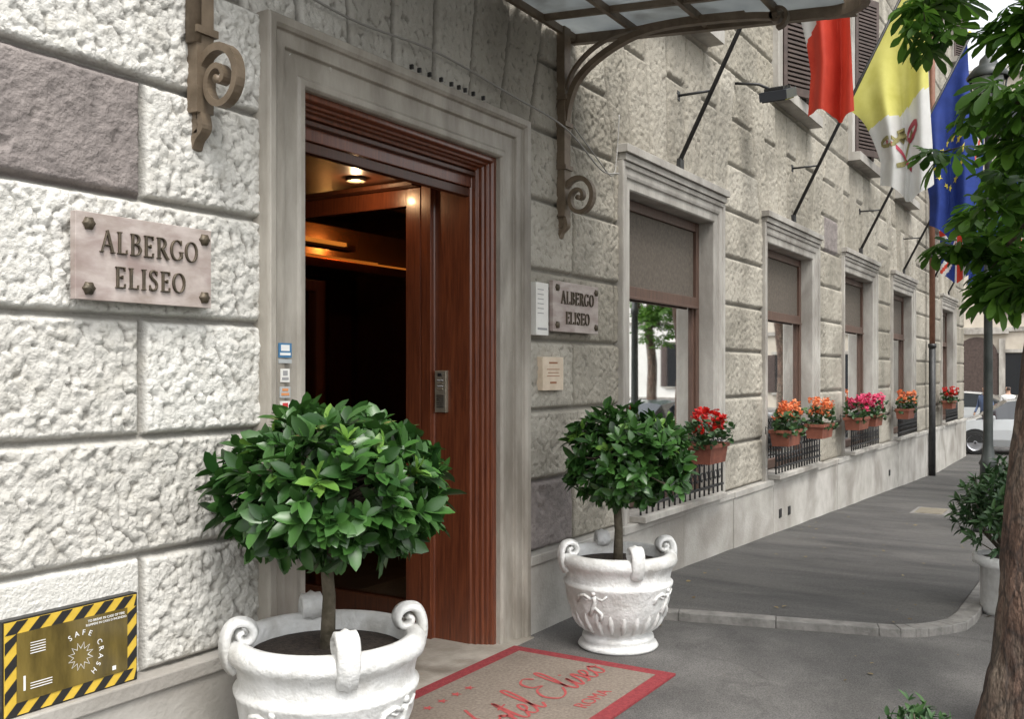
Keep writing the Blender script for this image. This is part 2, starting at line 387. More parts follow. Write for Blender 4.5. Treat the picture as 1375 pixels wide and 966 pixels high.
section('stone_wall_corner',np.arange(-3,-.58,.03),np.arange(.47,4.65,.03))
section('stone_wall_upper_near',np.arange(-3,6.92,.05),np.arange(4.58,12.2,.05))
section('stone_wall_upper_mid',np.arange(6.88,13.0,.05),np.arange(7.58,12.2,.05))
mb=MB()
joints=[-3,-1.2,.3,1.75,3.06]; segs=list(zip(joints[:-1],joints[1:]))
segs+=[(5.29,6.66),(6.665,7.9),(7.905,9.2),(9.205,10.5)]
x=10.505
while x<26.9: segs.append((x,min(x+1.45,26.95))); x+=1.455
for i,(a,b) in enumerate(segs):
    dy=.004*math.sin(i*2.3)
    mb.box(a+.004,b-.004,3.135+dy,3.4,-.8,.435,PLINTH); mb.box(a+.003,b-.003,3.12+dy,3.4,.437,.50,PLINTH)
for xx,zz in((10.75,.10),(11.1,.09),(17.0,.0)):
    mb.box(xx-.05,xx+.05,3.126,3.14,zz-.05,zz+.05,HAZB)
mb.build('plinth',hotel,.008)
mb=MB()
mb.box(26.9,27.0,3.25,18,-.8,12.2,ROMEP); mb.box(-3.1,-3.0,3.25,18,-.8,12.2,ROMEP); mb.box(-3,27,17.9,18,-.8,12.2,ROMEP)
mb.box(-3.5,27.4,2.6,18.4,12.2,12.5,MARBLE2); mb.box(-3.3,27.2,2.85,18.2,11.95,12.2,MARBLE2)
mb.build('side_walls_and_cornice',hotel,.02)
def uframe(mb,x0,x1,zb,zt,prof,mat):
    vs=[];n=len(prof)
    for (sx,top,base) in ((-1,0,x0),(-1,1,x0),(1,1,x1),(1,0,x1)):
        for o,y in prof: vs.append((base+sx*o,y,zt+o if top else zb))
    fs=[(c*n+i,c*n+i+1,(c+1)*n+i+1,(c+1)*n+i) for c in range(3) for i in range(n-1)]
    mb.add(vs,fs,mat)
mb=MB()
DX0,DX1=3.32,5.01
uframe(mb,DX0,DX1,-.02,2.98,[(0,3.30),(0,3.175),(.010,3.16),(.040,3.16),(.050,3.172),(.060,3.172),(.145,3.172),(.150,3.150),(.168,3.147),(.215,3.147),(.220,3.13),(.235,3.118),(.270,3.115),(.275,3.13),(.275,3.27)],MARBLE)
mb.build('door_surround',hotel,.003,1)
mb=MB()
wp=[(0,3.205),(-.028,3.205),(-.035,3.22),(-.035,3.235),(-.05,3.24),(-.05,3.262),(-.062,3.268),(-.062,3.295),(-.08,3.30),(-.08,3.33),(-.09,3.338),(-.09,3.60),(-.10,3.605),(-.13,3.605),(-.13,3.68),(.05,3.68)]
uframe(mb,DX0,DX1,0.0,2.98,wp,WOOD)
mb.box(DX0+.085,DX1-.085,3.33,3.40,2.80,2.895,WOOD); mb.box(DX0+.088,DX1-.088,3.345,3.39,2.745,2.798,WOODD)
mb.box(DX0+.088,DX1-.088,3.30,3.335,2.865,2.89,WOODD)
mb.box(4.88,4.96,3.685,3.80,0,2.83,WOOD); mb.box(4.885,4.955,3.80,4.9,2.72,2.83,WOOD); mb.box(4.885,4.955,3.80,4.9,.0,.22,WOODD)
mb.box(4.89,4.95,4.88,4.96,0,2.83,WOODD)
mb.box(4.80,5.3,3.69,5.0,2.832,2.86,WOODD)
mb.box(5.35,5.45,5.0,5.08,0,2.35,WOOD); mb.box(4.5,5.349,5.0,5.07,2.27,2.35,WOOD); mb.box(4.42,4.5,5.0,5.08,0,2.35,WOOD)
mb.build('door_woodwork',hotel,.004)
mb=MB(); mb.box(4.915,4.925,3.80,4.88,.22,2.72,GLASSD); mb.build('door_glass',hotel)
mb=MB()
mb.box(DX0-.02,DX1-.09,3.68,5.6,2.87,2.95,WOODD); mb.box(3.2,3.34,3.68,5.6,0,2.9,WOODD)
mb.box(-2.8,26.8,7.5,7.6,-.1,3.4,INTW); mb.box(-2.8,26.8,3.6,7.6,3.42,3.5,INTW); mb.box(-2.8,26.8,3.3,7.6,-.4,-.06,INTW)
mb.box(-2.8,26.8,7.4,7.6,3.5,12,INTW)
mb.box(5.05,5.15,3.45,3.6,0,3.4,INTW)
mb.box(-2.8,3.24,3.5,3.6,0,3.4,INTW); mb.box(5.12,6.7,3.5,3.6,0,3.4,INTW)
for a,b in ((9.05,10.2),(12.6,13.8),(16.2,17.3),(19.7,22.9)): mb.box(a,b,3.5,3.6,-.4,3.4,INTW)
mb.box(5.9,8.6,6.30,6.5,2.66,2.74,WOOD); mb.box(5.3,6.25,5.40,5.5,2.68,2.73,WOODD)
mb.box(5.9,8.6,6.5,6.55,2.60,3.1,INTW)
# wood panelling of the lobby back wall
for i in range(8):
    a=4.0+i*.58; mb.box(a,a+.54,7.44,7.498,.1,2.9,WOODD); mb.box(a+.08,a+.46,7.42,7.438,.9,2.7,WOOD)
mb.box(8.6,8.7,3.7,7.5,0,3.4,WOODD)
mb.build('interior',hotel)
mb=MB()
LAMPE=emis('warm_lamp',(1,.70,.36),10); COVE=emis('warm_cove',(1,.42,.08),1.2); COVE2=emis('warm_cove_dim',(1,.36,.06),.8)
mb.box(6.0,8.5,6.34,6.48,2.745,2.765,COVE2); mb.box(6.05,7.6,6.27,6.295,2.745,2.765,COVE2); mb.box(5.40,6.1,5.365,5.395,2.705,2.735,COVE)
mb.lathe([(.001,0),(.030,0),(.034,.012)],(4.60,3.97,2.855),LAMPE,20)
mb.build('ceiling_lamps',hotel)
mb=MB()
mb.lathe([(.034,0),(.062,-.010),(.062,.012),(.034,.014)],(4.60,3.97,2.857),STEEL,20)
mb.build('lamp_ring',hotel)
for i,(p,e,c,r) in enumerate([((4.60,3.97,2.81),5,(1,.62,.32),.02),((7.0,6.42,2.86),26,(1,.45,.12),.02),((6.2,4.6,3.2),14,(1,.55,.22),.02)]):
    l=bpy.data.lights.new('lobby_lamp','POINT'); l.energy=e; l.color=c; l.shadow_soft_size=r
    o=bpy.data.objects.new('lobby_lamp',l); o.location=p; COL.objects.link(o); o.parent=hotel
mb=MB(); mb.box(3.08,5.27,3.085,4.9,-.1,.006,MARBLE); mb.build('door_threshold',hotel,.004)
mb=MB()
for i in range(9):
    xx=4.05+i*.085+.02*math.sin(i*5.1); mb.box(xx-.006,xx+.006,3.105,3.125,3.257,3.280,BLACKIRON)
mb.build('bird_clips',hotel)
# windows
fr=MB(); wd=MB(); gl=MB(); cu=MB(); ir=MB()
for i,c in enumerate(WINC):
    x0,x1=c-.96,c+.92
    uframe(fr,x0,x1,.50,3.08,[(0,3.45),(0,3.19),(.012,3.18),(.08,3.18),(.09,3.165),(.11,3.16),(.155,3.16),(.16,3.145),(.195,3.14),(.20,3.15),(.20,3.27)],MARBLE2)
    fr.box(x0-.195,x1+.195,3.125,3.25,3.282,3.335,MARBLE2); fr.box(x0-.215,x1+.215,3.10,3.25,3.337,3.40,MARBLE2)
    fr.box(x0+.005,x1-.005,3.05,3.5,.503,.55,MARBLE2)
    for a,b in((x0+.002,x0+.075),(x1-.075,x1-.002)): wd.box(a,b,3.33,3.42,.562,3.078,WINWOOD)
    wd.box(x0+.076,x1-.076,3.335,3.415,2.99,3.076,WINWOOD); wd.box(x0+.076,x1-.076,3.325,3.415,2.28,2.37,WINWOOD)
    wd.box(x0+.076,x1-.076,3.30,3.325,2.262,2.285,WINWOOD); wd.box(x0+.076,x1-.076,3.335,3.415,.562,.66,WINWOOD)
    wd.box(x0+.076,x0+.12,3.35,3.40,.66,2.28,WINWOOD); wd.box(x1-.12,x1-.076,3.35,3.40,.66,2.28,WINWOOD)
    wd.box(x0+.076,x1-.076,3.36,3.375,2.37,2.99,SCREEN)
    gl.box(x0+.12,x1-.12,3.372,3.38,.66,2.28,GLASSW)
    if i>0:
        for (a,b) in ((x0+.1,x0+.75),(x1-.75,x1-.1)) if i!=1 else ((x0+.1,x1-.5),):
            n=60; vs=[];
            for k in range(n+1):
                xx=a+(b-a)*k/n; yy=3.47+.025*math.sin(k*1.05)+.01*math.sin(k*.37)
                vs+=[(xx,yy,.6),(xx,yy,2.9)]
            cu.add(vs,[(2*k,2*k+2,2*k+3,2*k+1) for k in range(n)],CURT,True)
    y=3.10
    ir.box(x0+.0,x1,y-.018,y+.018,1.07,1.095,BLACKIRON); ir.box(x0,x1,y-.012,y+.012,.62,.64,BLACKIRON); ir.box(x0,x1,y-.01,y+.01,.94,.955,BLACKIRON)
    nb=16
    for k in range(nb+1):
        xx=x0+.02+(x1-x0-.04)*k/nb
        ir.tube([(xx,y,.56),(xx,y,1.07)],.009,BLACKIRON,6)
        if k<nb:
            w=(x1-x0-.04)/nb; cx=xx+w/2
            for zc,sgn in((.72,1),(.86,-1)):
                pts=[(cx+sgn*w*.40*math.cos(t)*(1-t/9),y,zc+.06*math.sin(t)*(1-t/9)) for t in [q*.6 for q in range(11)]]
                ir.tube(pts,.006,BLACKIRON,5)
            ir.tube([(cx+w*.3*math.cos(t),y,1.012+.04*math.sin(t)) for t in [q*math.pi/4 for q in range(9)]],.006,BLACKIRON,5)
fr.build('window_surrounds',hotel,.003,1); wd.build('window_woodwork',hotel,.004); gl.build('window_glass',hotel); cu.build('curtains',hotel); ir.build('window_railings',hotel)
up=MB()
for zb,zt in UZ:
    for c in UPW:
        up.box(c-.75,c+.75,3.02,3.3,zb-.12,zb,MARBLE2)
        uframe(up,c-.55,c+.55,zb,zt,[(0,3.4),(0,3.16),(.03,3.13),(.2,3.13),(.2,3.27)],MARBLE2)
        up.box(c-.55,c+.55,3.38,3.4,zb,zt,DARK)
        for sgn in(-1,1):
            ang=math.radians(14 if sgn>0 else 24) ; hx=c+sgn*.545
            R=Matrix.Rotation(sgn*ang,3,'Z')
            def sb(a,b,z0_,z1_,y0=-.02,y1=.02):
                xa,xb=sorted((hx-sgn*a,hx-sgn*b)); up.box(xa,xb,3.14+y0,3.14+y1,z0_,z1_,SHUT,R,(hx,3.14,0))
            sb(0,.06,zb+.01,zt);sb(.48,.54,zb+.01,zt);sb(.06,.48,zb+.01,zb+.1);sb(.06,.48,zt-.08,zt);sb(.06,.48,(zb+zt)/2-.04,(zb+zt)/2+.04)
            z=zb+.12
            while z<zt-.1:
                sb(.06,.48,z,z+.028,-.022,.016); z+=.052
up.build('upper_windows_and_shutters',hotel)
mb=MB()
mb.tube([(21.0,3.06,12),(21.0,3.06,2.2)],.055,COPPER,12); mb.tube([(21.0,3.06,2.2),(21.0,3.06,-.5)],.065,BLACKIRON,12)
for z in(2.2,4,6,8,10): mb.tube([(21.0,3.06,z-.04),(21,3.06,z+.04)],.078,BLACKIRON,12)
mb.build('downpipe',hotel)
# ---------------------------------------------------------------- canopy
mb=MB()
CX0,CX1=2.45,5.95; SF=2.02
def cz(s): return 3.99-.085*s
def wp3(x,s,z): return (x,WY-s,z)
ribs=[CX0,2.99,3.50,4.01,4.52,5.03,5.50,CX1]
for r in ribs:
    h=.10 if r in(CX0,CX1) else .05; w=.05 if r in(CX0,CX1) else .03
    mb.prism([wp3(r-w/2,.02,cz(0)-h/2),wp3(r+w/2,.02,cz(0)-h/2),wp3(r+w/2,.02,cz(0)+h/2),wp3(r-w/2,.02,cz(0)+h/2)],(0,-(SF-.12),-.085*(SF-.12)),BRONZE)
for s in(.05,.52,1.0,1.48):
    mb.box(CX0,CX1,WY-s-.014,WY-s+.014,cz(s)-.035,cz(s)+.012,BRONZE)
path=[]
R=.28
for t in range(0,7): a=math.pi/2*t/6; path.append((CX0+R-R*math.cos(a),SF-R+R*math.sin(a)))
for t in range(6,-1,-1): a=math.pi/2*t/6; path.append((CX1-R+R*math.cos(a),SF-R+R*math.sin(a)))
vs=[];
pro=[(-.02,-.05),(.03,-.05),(.03,-.03),(.015,-.02),(.03,.03),(.04,.05),(-.02,.05)]
n=len(pro)
for i,(px,ps) in enumerate(path):
    a=Vector(path[min(i+1,len(path)-1)])-Vector(path[max(i-1,0)]); a.normalize(); o=Vector((-a.y,a.x))
    for w,h in pro: vs.append(wp3(px+o.x*w,ps+o.y*w,cz(ps)+h))
mb.add(vs,[(i*n+k,i*n+(k+1)%n,(i+1)*n+(k+1)%n,(i+1)*n+k) for i in range(len(path)-1) for k in range(n)],BRONZE)
def bar(x,pts,w,t):
    mb.strip(pts,w,lambda u,v,o:(x-t/2+o,WY-u,v),BRONZE,depth=t)
for bx in(2.70,5.78):
    bar(bx,[(.045,2.72),(.045,4.0)],.06,.085)
    bar(bx,[(.03,2.64),(.03,2.85)],.045,.05)
    for z in(3.05,3.34,3.52): mb.box(bx-.055,bx+.055,WY-.09,WY-.005,z-.015,z+.015,BRONZE)
    nq=40
    sp=[]
    for q in range(nq):
        t=q/(nq-1); th=math.radians(170-560*t); r=(1-t)**.75
        sp.append((.165+(.115*r+.012)*math.cos(th),2.84+(.135*r+.012)*math.sin(th)))
    bar(bx,sp,[.034-.014*q/nq for q in range(nq)],.045)
    bar(bx,[(.05,3.02),(.055,2.95),(.05,2.84)],.03,.045)
    bar(bx,crom([(.01,2.575),(.03,2.62),(.07,2.66),(.06,2.72),(.05,2.80)],5),[.012]+[.03]*20,.05)
    mb.tube([(bx-.03,WY-.165,2.84),(bx+.03,WY-.165,2.84)],.017,BRONZE,12)
    arm=crom([(.06,3.36),(.09,3.5),(.16,3.64),(.32,3.76),(.55,3.85),(.78,3.875),(1.0,3.865),(1.3,3.835),(1.5,3.80)],8)
    bar(bx,arm,.04,.05)
    bar(bx,crom([(.06,3.55),(.12,3.70),(.28,3.83),(.5,3.89),(.9,3.895),(1.3,3.86)],8),.018,.04)
    sc=[(1.50+(.07-.0025*q)*math.cos(-1.6+q*.36),3.80+(.07-.0025*q)*math.sin(-1.6+q*.36)) for q in range(22)]
    bar(bx,sc,.018,.05)
mb.tube([(2.66,WY-.05,3.0),(2.66,WY-.05,4.2)],.032,BRONZE,10)
can=empty('entrance_canopy')
mb.build('iron_frame',can)
mb=MB()
for a,b in zip(ribs[:-1],ribs[1:]):
    for s0,s1 in((.06,.51),(.53,.99),(1.01,1.47),(1.49,1.93)):
        if s1>1.9 and (a==CX0 or b==CX1): s1=1.86
        mb.prism([wp3(a+.017,s0,cz(s0)+.016),wp3(b-.017,s0,cz(s0)+.016),wp3(b-.017,s1,cz(s1)+.016),wp3(a+.017,s1,cz(s1)+.016)],(0,0,.008),CANG)
mb.build('glass_panels',can)
# ---------------------------------------------------------------- plaques
def arc(cx,cy,rx,ry,a0,a1,n=14): return [(cx+rx*math.cos(math.radians(a0+(a1-a0)*i/n)),cy+ry*math.sin(math.radians(a0+(a1-a0)*i/n))) for i in range(n+1)]
def tw(pts,thin,thick):
    w=[]
    for i in range(len(pts)):
        a=pts[max(i-1,0)];b=pts[min(i+1,len(pts)-1)]; d=abs(b[1]-a[1])/(math.hypot(b[0]-a[0],b[1]-a[1])+1e-9); w.append(thin+(thick-thin)*d**1.5)
    return w
TH,TN,SR=.15,.06,.05
def stem(x): return [([(x,0),(x,1)],TH),([(x-.15,.025),(x+.15,.025)],SR),([(x-.15,.975),(x+.15,.975)],SR)]
GL={
'A':(.86,[([(.08,0),(.43,1)],.07),([(.41,1),(.76,0)],TH),([(.2,.33),(.64,.33)],TN),([(-.03,.025),(.2,.025)],SR),([(.62,.025),(.9,.025)],SR)]),
'L':(.68,stem(.17)+[([(.2,.03),(.6,.03)],TN),([(.6,0),(.63,.22)],TN)]),
'B':(.72,stem(.17)+[(arc(.3,.76,.26,.215,90,-90),None),(arc(.3,.27,.34,.25,90,-90),None)]),
'E':(.70,stem(.17)+[([(.2,.03),(.6,.03)],TN),([(.6,0),(.63,.22)],TN),([(.2,.97),(.58,.97)],TN),([(.58,1),(.6,.8)],TN),([(.2,.52),(.45,.52)],TN),([(.45,.43),(.45,.61)],TN)]),
'R':(.80,stem(.17)+[(arc(.3,.74,.28,.235,90,-90),None),([(.36,.5),(.74,0)],TH),([(.66,.025),(.86,.025)],SR)]),
'G':(.90,[(arc(.45,.5,.38,.47,48,330,22),None),([(.76,.0+.12),(.76,.42)],TH),([(.62,.42),(.9,.42)],SR),([(.74,.98),(.74,.74)],TN)]),
'O':(.88,[(arc(.43,.5,.38,.47,0,360,28),None)]),
'I':(.36,stem(.17)),
'S':(.62,[(crom([(.5,.78),(.4,.94),(.25,.97),(.1,.86),(.09,.72),(.22,.58),(.42,.46),(.52,.3),(.46,.12),(.28,.03),(.12,.08),(.05,.24)],4),'S'),([(.51,.98),(.51,.74)],TN),([(.055,.02),(.055,.28)],TN)]),
}
def word(mb,txt,x0,x1,z0,h,y,mat):
    tot=sum(GL[c][0] for c in txt)+.16*(len(txt)-1); sx=(x1-x0)/tot; cur=0
    for c in txt:
        w,st=GL[c]
        for i,(pts,wd_) in enumerate(st):
            if wd_ is None: wd_=tw(pts,.05,.15)
            if wd_=='S': wd_=[.06+.07*math.sin(math.pi*j/(len(pts)-1)) for j in range(len(pts))]
            mb.strip(pts,wd_,lambda u,v,o,cc=cur:(x0+(cc+u)*sx,y+.001-o,z0+v*h),mat,depth=.010+.0004*i)
        cur+=w+.16
def plaque(name,x0,x1,z0,z1,y):
    mb=MB(); mb.box(x0,x1,y,y+.03,z0,z1,PLAQUE)
    W=x1-x0;H=z1-z0
    word(mb,'ALBERGO',x0+W*.16,x1-W*.12,z0+H*.56,H*.26,y,LETTER)
    word(mb,'ELISEO',x0+W*.26,x1-W*.22,z0+H*.16,H*.25,y,LETTER)
    for px,pz in((x0+W*.085,z0+H*.13),(x0+W*.085,z1-H*.13),(x1-W*.06,z0+H*.13),(x1-W*.06,z1-H*.13)):
        vs=[];n=12
        for j,(r,d) in enumerate([(.024,0),(.022,.01),(.012,.016),(.001,.018)]):
            for k in range(n):
                t=2*math.pi*k/n; rr=r*(1+.12*math.cos(6*t)); vs.append((px+rr*math.cos(t),y-d,pz+rr*math.sin(t)))
        mb.add(vs,[(j*n+k,j*n+(k+1)%n,(j+1)*n+(k+1)%n,(j+1)*n+k) for j in range(3) for k in range(n)],LETTER,True)
    for px in(x0+.05,x1-.05):
        for pz in(z0+.05,z1-.05): mb.box(px-.01,px+.01,y+.03,3.22,pz-.01,pz+.01,LETTER)
    return mb.build(name,None,.0015,1)
plaque('hotel_name_plaque',2.115,2.725,1.93,2.245,3.12)
plaque('hotel_name_plaque.001',5.57,6.23,1.94,2.275,3.12)
def notice(name,x0,x1,z0,z1,mat,lines,tcol,y=3.14):
    mb=MB(); mb.box(x0,x1,y,3.19,z0,z1,mat)
    for (a,b,c,d) in lines: mb.box(x0+(x1-x0)*a,x0+(x1-x0)*b,y-.002,y+.003,z0+(z1-z0)*c,z0+(z1-z0)*d,tcol)
    return mb.build(name,None,.001,1)
GREYT=M('printed_grey',(.3,.3,.3),None)
BROWNT=M('printed_brown',(.28,.12,.06),None)
notice('notice_board',5.385,5.545,1.91,2.25,PAPER,[(.12,.6,.86-i*.09,.875-i*.09) for i in range(6)]+[(.12,.88,.1,.14)],GREYT)
notice('opening_hours_notice',5.47,5.75,1.55,1.77,CREAM,[(.3,.7,.80,.85),(.2,.8,.62,.64),(.25,.75,.52,.54),(.2,.8,.42,.44),(.35,.65,.2,.26)],BROWNT)
SB=M('sticker_blue',(.05,.17,.32),None); SO=M('sticker_orange',(.6,.25,.1),None)
SRD=M('sticker_red',(.5,.04,.04),None); SGY=M('sticker_grey',(.4,.42,.42),None)
mb=MB()
for z0,z1,m,m2,w_ in((1.735,1.80,SB,WHITE,.04),(1.71,1.728,SGY,GREYT,.04),(1.625,1.685,PAPER,GREYT,.028),(1.555,1.605,SGY,SO,.032),(1.475,1.54,PAPER,SRD,.03)):
    xc=3.165
    mb.box(xc-w_,xc+w_,3.1435,3.15,z0,z1,m)
    if z1-z0>.03: mb.box(xc-w_+.008,xc+w_-.008,3.142,3.1445,z0+.01,z0+.022,m2); mb.box(xc-w_+.014,xc+w_-.014,3.142,3.1445,z0+.030,z1-.008,m2)
mb.build('membership_stickers')
mb=MB()
mb.box(4.895,4.925,3.50,3.585,1.42,1.68,STEEL)
for i in range(7): mb.box(4.890,4.896,3.515,3.57,1.45+i*.012,1.456+i*.012,HAZB)
for i in range(4): mb.box(4.889,4.896,3.52,3.565,1.56+i*.018,1.57+i*.018,GREYT if i%2 else STEEL)
mb.box(4.888,4.896,3.53,3.56,1.645,1.665,HAZB)
mb.build('intercom_panel',None,.002,1)
# ---------------------------------------------------------------- safe-crash emergency box
def text(name,body,size,mat,loc,rot,ext=.001,shear=0,align='CENTER'):
    c=bpy.data.curves.new(name,'FONT'); c.body=body; c.size=size; c.extrude=ext; c.shear=shear; c.align_x=align; c.align_y='CENTER'
    o=bpy.data.objects.new(name,c); COL.objects.link(o); o.location=loc; o.rotation_euler=rot
    bpy.context.view_layer.update(); dg=bpy.context.evaluated_depsgraph_get(); me=bpy.data.meshes.new_from_object(o.evaluated_get(dg))
    ob=bpy.data.objects.new(name,me); ob.matrix_world=o.matrix_world.copy(); COL.objects.link(ob); bpy.data.objects.remove(o)
    me.materials.clear(); me.materials.append(mat); return ob
eb=empty('emergency_key_box')
mb=MB()
bx0,bx1,bz0,bz1=1.875,2.392,.507,.826; yb=3.155
mb.box(bx0-.006,bx1+.006,yb+.001,3.21,bz0-.006,bz1+.006,HAZB); mb.box(bx0,bx1,yb-.004,yb,bz0,bz1,HAZY)
bw=.042
mb.box(bx0+bw,bx1-bw,yb-.007,yb-.003,bz0+bw,bz1-bw,AMBER)
def clipstripe(x0,x1,z0,z1,horizontal):
    Lg=(x1-x0) if horizontal else (z1-z0); p=.084; i=-1
    while i*p<Lg+p:
        a=i*p; b=a+p*.5
        if horizontal:
            q=[(x0+a,z0),(x0+b,z0),(x0+b+bw,z1),(x0+a+bw,z1)]
            q=[(min(max(u,x0),x1),v) for u,v in q]
        else:
            q=[(x0,z0+a),(x1,z0+a+bw),(x1,z0+b+bw),(x0,z0+b)]
            q=[(u,min(max(v,z0),z1)) for u,v in q]
        A=sum(q[j][0]*q[(j+1)%4][1]-q[(j+1)%4][0]*q[j][1] for j in range(4))
        if abs(A)>2e-4: mb.add([(u,yb-.0055,v) for u,v in q],[(0,1,2,3)],HAZB)
        i+=1
clipstripe(bx0,bx1,bz1-bw,bz1,True);clipstripe(bx0,bx1,bz0,bz0+bw,True);clipstripe(bx0,bx0+bw,bz0+bw,bz1-bw,False);clipstripe(bx1-bw,bx1,bz0+bw,bz1-bw,False)
cx,czz=2.155,.65; st=[]
for i in range(25):
    r=.05 if i%2 else .028; a=i*math.pi/12; st.append((cx+r*math.cos(a),czz+r*math.sin(a)))
mb.strip(st,.003,lambda u,v,o:(u,yb-.0085,v),WHITE)
for i in range(5): mb.box(1.965,2.02,yb-.0085,yb-.006,.705+i*.009,.7075+i*.009,WHITE)
for i in range(3): mb.box(1.965,2.045,yb-.0085,yb-.006,.585+i*.009,.5875+i*.009,WHITE)
mb.box(1.94,1.947,yb-.0085,yb-.006,.585,.635,WHITE); mb.box(2.285,2.30,yb-.0085,yb-.006,.565,.58,WHITE)
mb.build('box_panel',eb)
r9=(math.pi/2,0,0)
for i,ch in enumerate('SAFE CRASH'):
    if ch==' ': continue
    a=math.radians(120-i*19); o=text('label_'+ch,ch,.027,WHITE,(cx+.083*math.cos(a),yb-.0085,czz+.083*math.sin(a)),(math.pi/2,-(a-math.pi/2),0),.0005); o.parent=eb
for b,s,l in(('TO BREAK IN CASE OF FIRE',.0125,(2.26,yb-.0085,.768)),('ROMPERE IN CASO D INCENDIO',.0115,(2.26,yb-.0085,.754))):
    o=text('label',b,s,WHITE,l,r9,.0005); o.parent=eb
# ---------------------------------------------------------------- ground
def gz(x): return -min(max((x-6)*.0305,0),.5)
xs=[-200,-40,-10,0,4,6]+list(np.arange(7,23,1))+[26,40,80,160,400]; ys=[-300,-60,-20,-8,-4,0,1,2,3.3,5,10,40,300]
V=np.array([(x,y,gz(x)-.002) for y in ys for x in xs],float)
nx=len(xs); F=np.array([(j*nx+i,j*nx+i+1,(j+1)*nx+i+1,(j+1)*nx+i) for j in range(len(ys)-1) for i in range(nx-1)])
qmesh('ground',V,F,[ASPH],None,None,False)
def x_near(y): return 6.10+(3.13-y)*.29+max(0,1.25-y)**2*3.2
ysw=list(np.linspace(.92,3.14,40)); VV=[];nxs=90
def tsx(y,i):
    a=x_near(y)+.01; return a+(27.2-a)*(i/(nxs-1))**1.3
for y in ysw:
    for i in range(nxs):
        x=tsx(y,i); VV.append((x,y,gz(x)+.046+.006*(vn(np.array(x*2.),np.array(y*2.))-.5)))
F=np.array([(j*nxs+i,j*nxs+i+1,(j+1)*nxs+i+1,(j+1)*nxs+i) for j in range(len(ysw)-1) for i in range(nxs-1)])
qmesh('sidewalk',np.array(VV,float),F,[ASPH2],None,None,True)
mb=MB()
kp=[(x_near(y),y) for y in np.linspace(3.13,1.3,4)]+[(x_near(y),y) for y in np.linspace(1.2,.94,6)]
kx=kp[-1][0]
kp+=[(kx+.25,.915)]+[(x,.915) for x in np.arange(kx+1.0,27.2,1.1)]
w_=.13; zt_=.054
nr=[]
for i in range(len(kp)):
    d=Vector(kp[min(i+1,len(kp)-1)])-Vector(kp[max(i-1,0)]); d.normalize(); nr.append(Vector((d.y,-d.x)))
for i in range(len(kp)-1):
    a=Vector(kp[i]);b=Vector(kp[i+1]); na,nb_=nr[i],nr[i+1]
    q=[a,b,b+nb_*w_,a+na*w_]
    dz=.0015*math.sin(i*1.7)
    if (b-a).length>.25: 
        d=(b-a).normalized()*.0015; q=[a+d,b-d,b-d+nb_*w_,a+d+na*w_]
    mb.add([(t.x,t.y,gz(t.x)+zt_+dz) for t in q]+[(t.x,t.y,gz(t.x)-.2) for t in q],[(0,1,2,3),(4,7,6,5),(0,4,5,1),(1,5,6,2),(2,6,7,3),(3,7,4,0)],KERB)
mb.build('kerb',None,.006)
mb=MB()
mc=(14.0,2.05); zz=gz(14)+.054
mb.box(mc[0]-.35,mc[0]+.35,mc[1]-.22,mc[1]+.22,zz-.03,zz+.003,KERB); mb.box(mc[0]-.28,mc[0]+.28,mc[1]-.17,mc[1]+.17,zz+.004,zz+.009,STEEL)
mb.build('manhole_cover')
C=[];D=[];N_=[];S=[]
for i in range(150):
    x=random.uniform(5.4,14); y=random.uniform(-.5,3.0)
    on=(y>.92 and x>x_near(max(y,.92))+.02)
    C.append((x,y,gz(x)+(.056 if on else .004))); th=random.uniform(0,6.28); D.append((math.cos(th),math.sin(th),.05)); N_.append((random.gauss(0,.2),random.gauss(0,.2),1)); S.append(random.uniform(.015,.05))
LIT=M('dry_leaf',(.10,.07,.03),(.22,.17,.08),rough=.9,island=True)
lt=leaf_t(.3,.1)
scatter('fallen_leaves',[(lt[0],lt[1],basis(np.array(D),np.array(N_),np.array(S)),np.array(C),LIT)])
